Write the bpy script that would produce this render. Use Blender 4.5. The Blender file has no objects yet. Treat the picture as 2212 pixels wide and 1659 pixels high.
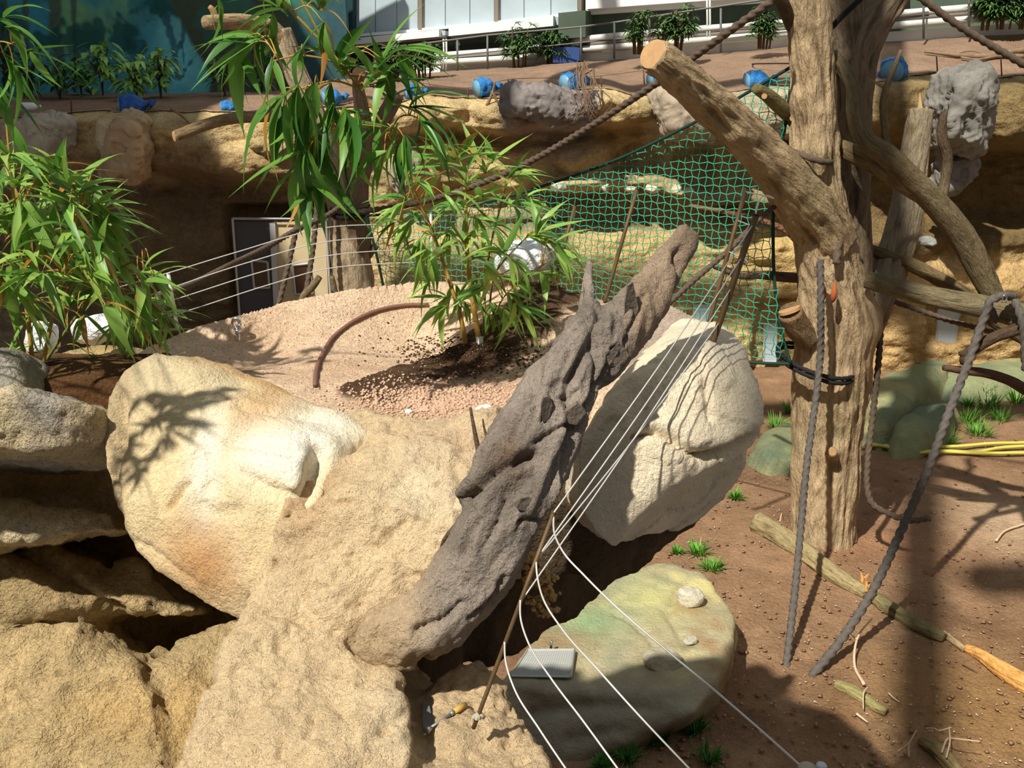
import bpy, bmesh, math, random
import numpy as np
from mathutils import Vector, Matrix
from mathutils.bvhtree import BVHTree

random.seed(7)
rng = np.random.default_rng(7)
C = bpy.context.scene.collection
scn = bpy.context.scene

# ------------------------------------------------------------------ camera
CAMZ, PITCH, FPX = 5.25, math.radians(17.0), 2125.0
cam_d = bpy.data.cameras.new('camera'); cam = bpy.data.objects.new('camera', cam_d); C.objects.link(cam)
cam.location = (0, 0, CAMZ); cam.rotation_euler = (math.pi/2 - PITCH, 0, 0)
cam_d.sensor_width = 36.0; cam_d.lens = 36.0*FPX/2212.0; cam_d.clip_start = 0.05; cam_d.clip_end = 300
scn.camera = cam

# ------------------------------------------------------------------ light and exposure
w = bpy.data.worlds.new('hall_daylight'); scn.world = w; w.use_nodes = True
bg = w.node_tree.nodes['Background']; bg.inputs[0].default_value = (0.86, 0.93, 1.0, 1); bg.inputs[1].default_value = 0.46
SUN = Vector((0.50, 0.70, -1.0)).normalized()
sd = bpy.data.lights.new('sun', 'SUN'); sun = bpy.data.objects.new('sun', sd); C.objects.link(sun)
sun.rotation_euler = SUN.to_track_quat('-Z', 'Y').to_euler(); sun.location = (-10, -14, 20)
sd.energy = 5.6; sd.angle = math.radians(1.1); sd.color = (1.0, 0.95, 0.85)
scn.view_settings.view_transform = 'Standard'; scn.view_settings.look = 'None'
scn.view_settings.exposure = 0.0; scn.view_settings.gamma = 1.0; scn.view_settings.use_curve_mapping = False
scn.cycles.max_bounces = 6; scn.cycles.diffuse_bounces = 4; scn.cycles.transparent_max_bounces = 8

# ------------------------------------------------------------------ helpers
cp, sp = math.cos(PITCH), math.sin(PITCH)
def ray(px, py):
    x = (px-1106)/FPX; y = (py-829.5)/FPX
    return np.array((x, cp - y*sp, -sp - y*cp))
def P(px, py, Y):                     # where the sight line meets the upright plane Y metres ahead
    r = ray(px, py); return np.array((0, 0, CAMZ)) + r*(Y/r[1])
def G(px, py, z=0.0):                 # where it meets the level z
    r = ray(px, py); return np.array((0, 0, CAMZ)) + r*((z-CAMZ)/r[2])
def pw(px, Y, z=4.0):                 # metres per photo pixel at a place
    return px*(Y*cp + (CAMZ-z)*sp)/FPX
def srgb(*c):
    return tuple(((v/255)/12.92 if v/255 <= .04045 else ((v/255+.055)/1.055)**2.4) for v in c)
def lin(c): return np.array(srgb(*c))

_tab = np.random.default_rng(3).random(65536).astype(np.float32)
def _h(i, j, k): return _tab[(i*73856093 ^ j*19349663 ^ k*83492791) & 65535]
def vnoise(p):
    p = np.asarray(p, dtype=np.float64); i = np.floor(p).astype(np.int64); f = p - i; f = f*f*(3-2*f)
    x, y, z = i[:, 0], i[:, 1], i[:, 2]; fx, fy, fz = f[:, 0], f[:, 1], f[:, 2]
    def l(a, b, t): return a + (b-a)*t
    c00 = l(_h(x, y, z), _h(x+1, y, z), fx); c10 = l(_h(x, y+1, z), _h(x+1, y+1, z), fx)
    c01 = l(_h(x, y, z+1), _h(x+1, y, z+1), fx); c11 = l(_h(x, y+1, z+1), _h(x+1, y+1, z+1), fx)
    return l(l(c00, c10, fy), l(c01, c11, fy), fz)*2 - 1
def fbm(p, s=1.0, o=4, g=.5):
    p = np.asarray(p)*s; a = 1.0; r = 0; t = 0
    for k in range(o):
        r = r + a*vnoise(p + 17.3*k); t += a; a *= g; p = p*2.03
    return r/t
def ridged(p, s=1.0, o=3):
    p = np.asarray(p)*s; a = 1.0; r = 0; t = 0
    for k in range(o):
        r = r + a*(1 - np.abs(vnoise(p + 9.1*k))*2); t += a; a *= .5; p = p*2.1
    return r/t
def sstep(a, b, x):
    t = np.clip((x-a)/(b-a), 0, 1); return t*t*(3-2*t)
def spline(pts, n):
    pts = np.asarray(pts, float)
    if len(pts) < 3:
        t = np.linspace(0, 1, n)[:, None]; return pts[0]*(1-t) + pts[-1]*t
    d = np.r_[0, np.cumsum(np.linalg.norm(np.diff(pts[:, :3], axis=0), axis=1)+1e-9)]
    Q = np.vstack([2*pts[0]-pts[1], pts, 2*pts[-1]-pts[-2]]); dd = np.r_[d[0]-(d[1]-d[0]), d, d[-1]+(d[-1]-d[-2])]
    out = []
    for u in np.linspace(0, d[-1], n):
        k = min(max(np.searchsorted(d, u, side='right')-1, 0), len(pts)-2); t0, t1, t2, t3 = dd[k:k+4]; p0, p1, p2, p3 = Q[k:k+4]
        A1 = (t1-u)/(t1-t0)*p0+(u-t0)/(t1-t0)*p1; A2 = (t2-u)/(t2-t1)*p1+(u-t1)/(t2-t1)*p2; A3 = (t3-u)/(t3-t2)*p2+(u-t2)/(t3-t2)*p3
        B1 = (t2-u)/(t2-t0)*A1+(u-t0)/(t2-t0)*A2; B2 = (t3-u)/(t3-t1)*A2+(u-t1)/(t3-t1)*A3
        out.append((t2-u)/(t2-t1)*B1+(u-t1)/(t2-t1)*B2)
    return np.array(out)

class MB:
    def __init__(s): s.v = []; s.f = []; s.n = 0
    def add(s, v, f):
        v = np.asarray(v, float); s.v.append(v); s.f.extend([[i+s.n for i in q] for q in f]); s.n += len(v)
    def quad(s, a, b, c, d): s.add([a, b, c, d], [(0, 1, 2, 3)])
    def box(s, c, h, R=None):
        v = np.array([(x, y, z) for x in (-1, 1) for y in (-1, 1) for z in (-1, 1)], float)*np.asarray(h)
        if R is not None: v = v @ np.asarray(R).T
        s.add(v+np.asarray(c), [(0, 1, 3, 2), (4, 6, 7, 5), (0, 4, 5, 1), (2, 3, 7, 6), (0, 2, 6, 4), (1, 5, 7, 3)])
    def hexa(s, b, t):             # prism between two outlines of equal length
        n = len(b); s.add(list(b)+list(t), [tuple(range(n))[::-1], tuple(range(n, 2*n))]+[(i, (i+1) % n, n+(i+1) % n, n+i) for i in range(n)])
    def tube(s, path, rad, n=8, cap=True, fn=None, twist=0.0):
        V, F = tube(path, rad, n, cap, fn, twist); s.add(V, F)
    def build(s, name, m, parent=None, smooth=True, col=None):
        V = np.vstack(s.v) if s.v else np.zeros((0, 3)); return mesh_ob(name, V, s.f, m, parent, smooth, col)
def tube(path, rad, n=8, cap=True, fn=None, twist=0.0):
    path = np.asarray(path, float); m = len(path); rad = np.broadcast_to(np.asarray(rad, float), (m,))
    T = np.gradient(path, axis=0); T /= np.linalg.norm(T, axis=1)[:, None]+1e-12
    u = np.cross(T[0], (0.3, 0.2, 1.0) if abs(T[0][2]) < .9 else (0, 1, 0.1)); u /= np.linalg.norm(u); U = [u]
    for k in range(1, m):
        u = U[-1] - T[k]*np.dot(U[-1], T[k]); u /= np.linalg.norm(u)+1e-12; U.append(u)
    U = np.array(U); W = np.cross(T, U)
    L = np.r_[0, np.cumsum(np.linalg.norm(np.diff(path, axis=0), axis=1))]
    th = np.arange(n)*2*math.pi/n
    TH = th[None, :] + twist*L[:, None]
    R = np.repeat(rad[:, None], n, 1)
    if fn is not None: R = R*fn(np.repeat(th[None, :], m, 0), np.repeat(L[:, None], n, 1), R)
    V = path[:, None, :] + R[..., None]*(np.cos(TH)[..., None]*U[:, None, :] + np.sin(TH)[..., None]*W[:, None, :])
    V = V.reshape(-1, 3)
    i = np.arange(m-1)[:, None]*n; j = np.arange(n)[None, :]; j2 = (j+1) % n
    F = np.stack([i+j, i+j2, i+n+j2, i+n+j], -1).reshape(-1, 4).tolist()
    if cap: F += [list(range(n))[::-1], list(range((m-1)*n, m*n))]
    return V, F
def mesh_ob(name, V, F, m, parent=None, smooth=True, col=None):
    me = bpy.data.meshes.new(name); me.from_pydata(np.asarray(V).tolist(), [], F if isinstance(F, list) else F.tolist())
    if smooth: me.polygons.foreach_set('use_smooth', np.ones(len(me.polygons), bool))
    if m is not None:
        for mm in (m if isinstance(m, (list, tuple)) else [m]): me.materials.append(mm)
    if col is not None: set_col(me, col)
    return link(bpy.data.objects.new(name, me), parent)
def set_col(me, col):
    a = me.color_attributes.new('Col', 'FLOAT_COLOR', 'POINT'); c = np.ones((len(me.vertices), 4), np.float32); c[:, :3] = np.clip(col, 0, 1)
    a.data.foreach_set('color', c.ravel())
def link(o, parent=None):
    C.objects.link(o)
    if parent is not None:
        o.parent = parent; o.matrix_parent_inverse = Matrix.Translation(-base_of(parent))
    return o
def base_of(o):
    v = Vector((0, 0, 0))
    while o is not None: v += o.location; o = o.parent
    return v
def thing(name, label, cat, loc=(0, 0, 0), group=None):
    o = bpy.data.objects.new(name, None); C.objects.link(o); o.location = Vector([float(x) for x in loc]); o.empty_display_size = .1
    o['label'] = label; o['category'] = cat
    if group: o['group'] = group
    return o
def tag(o, label, cat, group=None):
    o['label'] = label; o['category'] = cat
    if group: o['group'] = group
    return o
def struct(o): o['kind'] = 'structure'; return o
def stuff(o): o['kind'] = 'stuff'; return o

# ------------------------------------------------------------------ materials
def mat(name, base=(.5, .5, .5), rough=.85, spec=.2, metal=0.0, attr=False, n1=None, n2=None, bump=(), grain=None, stretch=None, emit=None, alpha=None, trans=0.0, vec=None):
    """base colour (or the Col attribute) varied by noise n1=(scale, dark, light); bump=[(scale, distance, kind)]"""
    m = bpy.data.materials.new(name); m.use_nodes = True; nt = m.node_tree; N = nt.nodes; L = nt.links
    b = N['Principled BSDF']; b.inputs['Roughness'].default_value = rough; b.inputs['Metallic'].default_value = metal
    b.inputs['Specular IOR Level'].default_value = spec
    tc = N.new('ShaderNodeTexCoord'); co = tc.outputs['Object']
    if vec:
        va = N.new('ShaderNodeAttribute'); va.attribute_name = vec; co = va.outputs['Vector']
    if stretch:
        mp = N.new('ShaderNodeMapping'); mp.inputs['Scale'].default_value = stretch; L.new(co, mp.inputs[0]); co = mp.outputs[0]
    if attr:
        a = N.new('ShaderNodeAttribute'); a.attribute_name = 'Col'; c = a.outputs['Color']
    else:
        r = N.new('ShaderNodeRGB'); r.outputs[0].default_value = (*base, 1); c = r.outputs[0]
    for nn in (n1, n2):
        if not nn: continue
        t = N.new('ShaderNodeTexNoise'); t.inputs['Scale'].default_value = nn[0]; t.inputs['Detail'].default_value = 5; t.inputs['Roughness'].default_value = .65; L.new(co, t.inputs['Vector'])
        mr = N.new('ShaderNodeMapRange'); mr.inputs['From Min'].default_value = .3; mr.inputs['From Max'].default_value = .7
        mr.inputs['To Min'].default_value = nn[1]; mr.inputs['To Max'].default_value = nn[2]; L.new(t.outputs['Fac'], mr.inputs['Value'])
        vm = N.new('ShaderNodeVectorMath'); vm.operation = 'SCALE'; L.new(c, vm.inputs[0]); L.new(mr.outputs[0], vm.inputs['Scale']); c = vm.outputs[0]
    L.new(c, b.inputs['Base Color'])
    prev = None
    for (s, d, kind) in bump:
        if kind == 'v':
            t = N.new('ShaderNodeTexVoronoi'); t.inputs['Scale'].default_value = s; h = t.outputs['Distance']
        else:
            t = N.new('ShaderNodeTexNoise'); t.inputs['Scale'].default_value = s; t.inputs['Detail'].default_value = 4; t.inputs['Roughness'].default_value = .6; h = t.outputs['Fac']
        L.new(co, t.inputs['Vector'])
        bp = N.new('ShaderNodeBump'); bp.inputs['Distance'].default_value = d; bp.inputs['Strength'].default_value = 1.0; L.new(h, bp.inputs['Height'])
        if prev is not None: L.new(prev, bp.inputs['Normal'])
        prev = bp.outputs['Normal']
    if prev is not None: L.new(prev, b.inputs['Normal'])
    if trans: b.inputs['Transmission Weight'].default_value = trans
    return m
def leafmat(name, top, dark):
    m = bpy.data.materials.new(name); m.use_nodes = True; nt = m.node_tree; N = nt.nodes; L = nt.links
    b = N['Principled BSDF']; b.inputs['Roughness'].default_value = .42; b.inputs['Specular IOR Level'].default_value = .45
    oi = N.new('ShaderNodeObjectInfo'); rp = N.new('ShaderNodeValToRGB'); L.new(oi.outputs['Random'], rp.inputs[0])
    e = rp.color_ramp.elements; e[0].color = (*dark, 1); e[1].color = (*top, 1)
    tc = N.new('ShaderNodeTexCoord'); mp = N.new('ShaderNodeMapping'); mp.inputs['Scale'].default_value = (1.5, 90, 1); L.new(tc.outputs['Object'], mp.inputs[0])
    t = N.new('ShaderNodeTexNoise'); t.inputs['Scale'].default_value = 1.0; L.new(mp.outputs[0], t.inputs['Vector'])
    mr = N.new('ShaderNodeMapRange'); mr.inputs['To Min'].default_value = .8; mr.inputs['To Max'].default_value = 1.2; L.new(t.outputs['Fac'], mr.inputs['Value'])
    vm = N.new('ShaderNodeVectorMath'); vm.operation = 'SCALE'; L.new(rp.outputs[0], vm.inputs[0]); L.new(mr.outputs[0], vm.inputs['Scale'])
    L.new(vm.outputs[0], b.inputs['Base Color'])
    tr = N.new('ShaderNodeBsdfTranslucent'); L.new(vm.outputs[0], tr.inputs[0]); mx = N.new('ShaderNodeMixShader'); mx.inputs[0].default_value = .35
    L.new(b.outputs[0], mx.inputs[1]); L.new(tr.outputs[0], mx.inputs[2]); L.new(mx.outputs[0], N['Material Output'].inputs[0])
    return m

# ------------------------------------------------------------------ rock building: hulls -> one skin -> relief
def hull_mesh(hulls):
    bm = bmesh.new()
    for pts in hulls:
        vs = [bm.verts.new(tuple(p)) for p in pts]
        bmesh.ops.convex_hull(bm, input=vs)
        loose = [v for v in bm.verts if not v.link_faces]
        bmesh.ops.delete(bm, geom=loose, context='VERTS')
    me = bpy.data.meshes.new('t'); bm.to_mesh(me); bm.free(); return me
def remesh(me, voxel):
    o = bpy.data.objects.new('t', me); C.objects.link(o)
    md = o.modifiers.new('r', 'REMESH'); md.mode = 'VOXEL'; md.voxel_size = voxel
    dg = bpy.context.evaluated_depsgraph_get(); dg.update()
    r = bpy.data.meshes.new_from_object(o.evaluated_get(dg)); bpy.data.objects.remove(o)
    return r
def get_arr(me):
    V = np.empty(len(me.vertices)*3); me.vertices.foreach_get('co', V); V = V.reshape(-1, 3)
    E = np.empty(len(me.edges)*2, np.int32); me.edges.foreach_get('vertices', E); return V, E.reshape(-1, 2)
def smooth(V, E, it, k=.6):
    n = len(V); deg = np.maximum(np.bincount(E.ravel(), minlength=n), 1)[:, None]
    for _ in range(it):
        S = np.stack([np.bincount(E[:, 0], V[E[:, 1], a], n) + np.bincount(E[:, 1], V[E[:, 0], a], n) for a in range(3)], 1)/deg
        V = V + k*(S-V)
    return V
def normals(me):
    Nn = np.empty(len(me.vertices)*3, np.float32)
    me.vertex_normals.foreach_get('vector', Nn); return Nn.reshape(-1, 3).astype(float)
def seg_dist(V, line):
    d = np.full(len(V), 1e9); line = np.asarray(line, float)
    for a, b in zip(line[:-1], line[1:]):
        ab = b-a; t = np.clip(((V-a) @ ab)/(ab @ ab), 0, 1); d = np.minimum(d, np.linalg.norm(V-a-t[:, None]*ab, axis=1))
    return d
def seen(bv, pts):                                # the places on a surface that these sight lines meet, a few pixels apart
    out = []; pts = np.asarray(pts, float)
    for a, b in zip(pts[:-1], pts[1:]):
        n_ = max(2, int(np.linalg.norm(b-a)/6))
        for t in np.linspace(0, 1, n_):
            p = a+(b-a)*t + np.array((1.2*math.sin(a[0]+t*17), 2.2*math.sin(a[1]+t*23))); h = bv.ray_cast(Vector((0, 0, CAMZ)), Vector(ray(*p)).normalized())
            if h[0] is not None: out.append(np.array(h[0]))
    return out if len(out) > 1 else [P(*pts[0], 1), P(*pts[1], 1)]
def rock_mesh(name, hulls, voxel, it, disp, carve=(), colfn=None, m=None, parent=None, fine=None):
    me = remesh(hull_mesh(hulls), voxel); V, E = get_arr(me); V = smooth(V, E, it)
    me.vertices.foreach_set('co', V.ravel()); me.update(); Nn = normals(me)
    D = np.zeros(len(V))
    for (kind, s, o, amp) in disp:
        D += amp*(fbm(V, s, o) if kind == 'f' else -np.clip(fbm(V, s, o)-.22, 0, 1)*3 if kind == 'p' else ridged(V, s, o) if kind == 'r' else np.round(fbm(V, s, o)*3)/3)
    if carve:
        me.calc_loop_triangles(); T = np.empty(len(me.loop_triangles)*3, np.int32); me.loop_triangles.foreach_get('vertices', T); bv = BVHTree.FromPolygons(V.tolist(), T.reshape(-1, 3).tolist())
        carve = [(seen(bv, l_), a_, b_) if len(l_[0]) == 2 else (l_, a_, b_) for l_, a_, b_ in carve]
    for (line, wd, dp) in carve: D -= dp*np.exp(-(seg_dist(V, line)/wd)**2)
    V = V + Nn*D[:, None]; me.vertices.foreach_set('co', V.ravel()); me.update()
    if fine:                                     # second pass: crumbs on the displaced surface
        Nn = normals(me); c = fbm(V, fine[0], 3, .7); V = V + Nn*(fine[1]*np.sign(c)*np.abs(c)**1.2)[:, None]; me.vertices.foreach_set('co', V.ravel()); me.update()
    me.polygons.foreach_set('use_smooth', np.ones(len(me.polygons), bool)); me.name = name
    me.materials.clear(); me.materials.append(m)
    if colfn is not None: set_col(me, colfn(V, normals(me)))
    return link(bpy.data.objects.new(name, me), parent)
def PX(*t): return [P(*q) for q in t]
def off(pts, d): return [np.asarray(p)+np.asarray(d) for p in pts]
def blob(V, c, r): return np.exp(-(np.linalg.norm((V-np.asarray(c))/np.asarray(r), axis=1))**2)
def mixc(A, c, t): return A*(1-t[:, None]) + np.asarray(c)[None, :]*t[:, None]
# ================================================================== THE SETTING
# ---- far cliff
M_cliff = mat('sprayed_concrete_rock', attr=True, rough=.95, spec=.1, n1=(2.2, .72, 1.22), n2=(14, .82, 1.15), bump=((9, .10, 'n'), (34, .03, 'n')))
XL, XR, NX, NZ = -15.0, 15.0, 560, 190
def ztop(x): return np.interp(x, [-15, -5.2, -0.9, 1.0, 4, 7.5, 11, 15], [4.72, 4.78, 5.05, 5.12, 5.2, 5.36, 5.3, 5.3])
def WX(px, py, Y=18.0):
    p = P(px, py, Y); return p[0], p[2]
def sbox(X, Z, px0, py0, px1, py1, amt, sx=.25, sz=.12):
    x0, z1 = WX(px0, py0); x1, z0 = WX(px1, py1)
    return amt*sstep(x0-sx, x0+sx, X)*(1-sstep(x1-sx, x1+sx, X))*sstep(z0-sz, z0+sz, Z)*(1-sstep(z1-sz, z1+sz, Z))
def lump(X, Z, px, py, rx, rz, amt):
    x, z = WX(px, py); d = np.sqrt(((X-x)/pw(rx, 18))**2 + ((Z-z)/pw(rz, 18))**2); return amt*np.sqrt(np.clip(1-d*d, 0, 1))
def cliff_depth(X, Z):
    wob = np.stack([X*.8, Z*.0, Z*0+3], -1).reshape(-1, 3); w1 = fbm(wob, 1, 3).reshape(X.shape)*.35
    b = np.zeros_like(X); Zw = Z + w1
    b += sbox(X, Zw, -800, 180, 700, 390, .85, .4, .22)              # the shaded lip on the mural side
    b += sbox(X, Zw, -800, 380, 480, 470, .25, .5, .3)
    b += sbox(X, Zw, 690, 150, 1890, 292, .80, .4, .14)              # the sunny lip
    b += sbox(X, Zw, 1860, 130, 2900, 310, .85, .4, .2)
    b += sbox(X, Zw, 820, 320, 1320, 420, .38, .4, .16)
    b += sbox(X, Zw, 1180, 395, 1760, 428, .55, .3, .07)             # the ledge behind the net
    b += sbox(X, Zw, 820, 515, 2700, 900, .50, .5, .18)              # sandy foot
    b += sbox(X, Zw, 1880, 590, 2700, 900, .25, .5, .12)
    b += sbox(X, Z, 2125, 340, 2900, 500, -.7, .3, .2)               # cave
    b -= sbox(X, Z, 470, 455, 735, 1200, .55, .1, .1)                # door recess
    b -= sbox(X, Z, 1640, 655, 1690, 1200, .30, .05, .05)
    b -= sbox(X, Z, 2015, 660, 2085, 752, .28, .06, .06)
    for a in ((1080, 228, 60, 60, .35), (1180, 262, 90, 50, .30), (1255, 215, 60, 40, .2), (1340, 235, 85, 55, .35), (1500, 230, 80, 60, .4), (1620, 245, 70, 70, .35),
              (262, 310, 48, 75, .45), (75, 285, 75, 60, .3), (390, 330, 90, 70, .25), (600, 285, 70, 50, .35), (560, 360, 120, 60, .2), (880, 250, 70, 60, .3), (950, 240, 60, 45, .25),
              (1380, 365, 55, 40, -.35), (1515, 360, 50, 50, -.35), (890, 400, 60, 55, .3), (1260, 330, 70, 60, .3), (1960, 230, 90, 60, .25), (2190, 250, 60, 80, .4),
              (1560, 430, 200, 18, .2), (1950, 520, 120, 60, .2), (1150, 470, 160, 20, .15)):
        b += lump(X, Zw*.4+Z*.6, *a)
    p = np.stack([X, Z*1.7, X*0], -1).reshape(-1, 3)
    b += (fbm(p, .9, 4)*.22 + ridged(p+5, 1.9, 3)*.05 + fbm(p+9, 5, 3)*.07).reshape(X.shape)*(1-sbox(X, Z, 470, 455, 735, 1200, 1, .1, .1))
    return b
xs = np.linspace(XL, XR, NX); X = np.repeat(xs[None, :], NZ, 0)
zt = ztop(xs) + fbm(np.stack([xs, xs*0, xs*0], 1), 1.3, 3)*.16
v = np.linspace(0, 1, NZ)[:, None]; Z = -0.2 + (zt[None, :]+.2)*v
Bz = cliff_depth(X, Z)
Y = 18.75 - Bz + sstep(.96, 1.0, v)*.45*np.ones_like(X) + .02*np.maximum(X-4, 0)**2*.6
def cliff_y(x, z):
    return float(18.75 - cliff_depth(np.array([[x]]), np.array([[z]]))[0, 0] + .012*max(x-4, 0)**2)
V = np.stack([X, Y, Z], -1).reshape(-1, 3)
i = np.arange(NZ-1)[:, None]*NX; j = np.arange(NX-1)[None, :]
F = np.stack([i+j, i+j+1, i+NX+j+1, i+NX+j], -1).reshape(-1, 4)
tan, moss, brown, cream, grey = lin((212, 186, 136)), lin((130, 124, 90)), lin((146, 118, 86)), lin((222, 200, 160)), lin((150, 142, 138))
n1 = fbm(V*np.array((1, .3, 1.3)), .7, 4); n2 = fbm(V+31, 1.8, 4)
col = np.repeat(tan[None], len(V), 0); col = mixc(col, brown, sstep(.05, .55, n1)*.75); col = mixc(col, moss, sstep(.1, .5, n2)*.5)
Xf, Zf = X.ravel(), Z.ravel()
def cm(px0, py0, px1, py1, c, t, sx=.3, sz=.15):
    global col
    col = mixc(col, lin(c), sbox(Xf, Zf, px0, py0, px1, py1, 1, sx, sz)*t)
cm(-800, 395, 720, 900, (112, 94, 72), .85, .5, .3); cm(-800, 330, 700, 400, (128, 98, 68), .6)  # shade of the mural-side undercut put into the colour
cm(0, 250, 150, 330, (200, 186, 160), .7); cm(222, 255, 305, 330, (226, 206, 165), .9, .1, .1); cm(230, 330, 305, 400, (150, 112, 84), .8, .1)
cm(1085, 185, 1290, 300, (158, 148, 146), .85, .15, .1); cm(1150, 300, 1260, 350, (150, 140, 136), .6)
cm(1410, 190, 1560, 300, (205, 190, 168), .85, .1, .1); cm(1560, 170, 1720, 290, (190, 182, 160), .6, .2, .1)
cm(1870, 170, 2700, 330, (112, 92, 56), .75, .3, .15); cm(1880, 330, 2700, 560, (104, 82, 50), .8); cm(1130, 425, 1900, 500, (96, 78, 52), .6, .3, .1)  # last call: shade of the recess behind the net put into the colour
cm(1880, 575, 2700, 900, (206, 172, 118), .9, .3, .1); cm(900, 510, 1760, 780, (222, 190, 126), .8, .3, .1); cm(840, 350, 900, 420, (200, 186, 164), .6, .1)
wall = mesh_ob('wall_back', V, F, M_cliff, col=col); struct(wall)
CX, CY, CZ = xs.copy(), Y[-1].copy(), zt.copy()     # the crest of the cliff

# ---- floor of the enclosure
M_floor = mat('trodden_earth', attr=True, rough=.95, spec=.08, n1=(3.5, .80, 1.14), n2=(38, .78, 1.2), bump=((18, .035, 'n'), (70, .012, 'n')))
fx = np.linspace(-9, 15, 330); fy = np.concatenate([np.linspace(1.5, 13, 250), np.linspace(13.1, 21, 70)])
FX, FY = np.meshgrid(fx, fy); p = np.stack([FX, FY, FX*0], -1).reshape(-1, 3)
def floor_z(p):
    p = np.atleast_2d(p); q = np.c_[p[:, :2], np.zeros(len(p))]
    z = fbm(q, .45, 3)*.10 + fbm(q+7, 2.6, 3)*.035 - .035
    d = np.hypot(p[:, 0]-3.62, p[:, 1]-10.75); return z + .16*np.exp(-(d/1.0)**2)
fz = floor_z(p) - ridged(p+3, 3.4, 2).clip(.6, 1)*.03; p[:, 2] = fz
a = lin((152, 120, 92)); col = np.repeat(a[None], len(p), 0)
n1 = fbm(p*np.array((1, 1, 0)), .8, 4); n2 = fbm(p*np.array((1, 1, 0))+20, 2.5, 4)
col = mixc(col, lin((122, 92, 68)), sstep(0, .6, n1)*.8); col = mixc(col, lin((174, 142, 110)), sstep(.1, .6, n2)*.55)
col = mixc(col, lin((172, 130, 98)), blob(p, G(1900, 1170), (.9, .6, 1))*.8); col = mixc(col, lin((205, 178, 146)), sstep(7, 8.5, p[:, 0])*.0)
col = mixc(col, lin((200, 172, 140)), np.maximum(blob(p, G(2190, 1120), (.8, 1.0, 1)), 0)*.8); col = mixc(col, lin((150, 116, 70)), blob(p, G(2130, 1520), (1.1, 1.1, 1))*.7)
n = len(fx); m_ = len(fy); i = np.arange(m_-1)[:, None]*n; j = np.arange(n-1)[None, :]
F = np.stack([i+j, i+j+1, i+n+j+1, i+n+j], -1).reshape(-1, 4)
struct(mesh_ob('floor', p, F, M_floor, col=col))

# ---- planting terrace above the cliff
M_mulch = mat('bark_mulch', base=lin((176, 146, 122)), rough=.95, spec=.06, n1=(1.6, .75, 1.15), n2=(55, .6, 1.35), bump=((26, .05, 'n'), (80, .02, 'n')))
LA, LB = P(750, 168, 26.0), P(2212, 62, 21.5)         # foot of the service wall: sinks to the mural side
def back_y(x): return np.interp(x, [-16, LA[0]-.2, LA[0], LB[0], 15], [23.5, 23.5, 25.9, 21.5, 19.2])
def back_z(x): return np.interp(x, [-16, -7.5, LA[0]-.5, LA[0], LB[0], 15], [5.05, 5.0, 5.1, LA[2], LB[2], LB[2]+.3])
tx = np.linspace(-15, 15, 260); tv = np.linspace(0, 1, 90)
TX = np.repeat(tx[None, :], 90, 0); TV = np.repeat(tv[:, None], 260, 1)
y0 = np.interp(TX, xs, Y[-1]) - .06; TY = y0*(1-TV) + (back_y(TX)+.4)*TV
zt2 = np.interp(TX, xs, zt) - .012; TZ = zt2*(1-TV) + back_z(TX)*TV + .10*np.sin(math.pi*TV)
q = np.stack([TX, TY, TX*0], -1).reshape(-1, 3); TZ = TZ + (fbm(q, .8, 4)*.10 + fbm(q, 4, 3)*.03).reshape(TX.shape)*(1-.7*TV)*sstep(0, .08, TV)
V = np.stack([TX, TY, TZ], -1).reshape(-1, 3); i = np.arange(89)[:, None]*260; j = np.arange(259)[None, :]
struct(mesh_ob('terrace_ground', V, np.stack([i+j, i+j+1, i+261+j, i+260+j], -1).reshape(-1, 4), M_mulch))
from mathutils.bvhtree import BVHTree
T_bvh = BVHTree.FromPolygons([tuple(q) for q in V], np.stack([i+j, i+j+1, i+261+j, i+260+j], -1).reshape(-1, 4).tolist())
def on_terrace(px, py):
    d = Vector(ray(px, py)).normalized(); h = T_bvh.ray_cast(Vector((0, 0, CAMZ)), d)
    return np.array(h[0]) if h[0] is not None else None
def terrace_z(x, y):
    h = T_bvh.ray_cast(Vector((x, y, 20)), Vector((0, 0, -1))); return h[0].z if h[0] is not None else 5.2

# ---- painted jungle wall (flat paint on a flat wall)
M_mural = mat('painted_wall', attr=True, rough=.8, spec=.15, n1=(3, .8, 1.15))
MY = 24.0; mx = np.linspace(-17, -3.75, 420); mz = np.linspace(4.6, 9.5, 170); MX, MZ = np.meshgrid(mx, mz)
V = np.stack([MX, MX*0+MY, MZ], -1).reshape(-1, 3); q = V*np.array((1, 0, 1))
col = np.repeat(lin((52, 116, 134))[None], len(V), 0)
nn = fbm(q, .55, 5); col = mixc(col, lin((40, 96, 84)), sstep(-.05, .35, nn)); col = mixc(col, lin((98, 140, 84)), sstep(.1, .5, fbm(q+40, .9, 5))*.75)
col = mixc(col, lin((34, 82, 96)), sstep(.05, .4, fbm(q+77, 1.4, 4))*.7); col = mixc(col, lin((84, 160, 176)), blob(V, P(395, 130, MY), (.75, 9, 1.0))*.9)
def mp(px, py): return P(px, py, MY)
def stroke(pts, wpx, c, t=1.0):
    global col
    d = seg_dist(V, [mp(*a) for a in pts]); wd = pw(wpx, MY, 5); col = mixc(col, lin(c), (1-sstep(wd*.6, wd*1.2, d + .06*fbm(q, 6, 2)))*t)
for pts, wpx in (([(60, -60), (66, 60), (70, 190)], 5), ([(124, -80), (128, 60), (140, 200)], 15), ([(165, -60), (168, 60), (175, 190)], 6), ([(20, -60), (22, 190)], 5)):
    stroke(pts, wpx, (62, 74, 66), .9)
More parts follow.
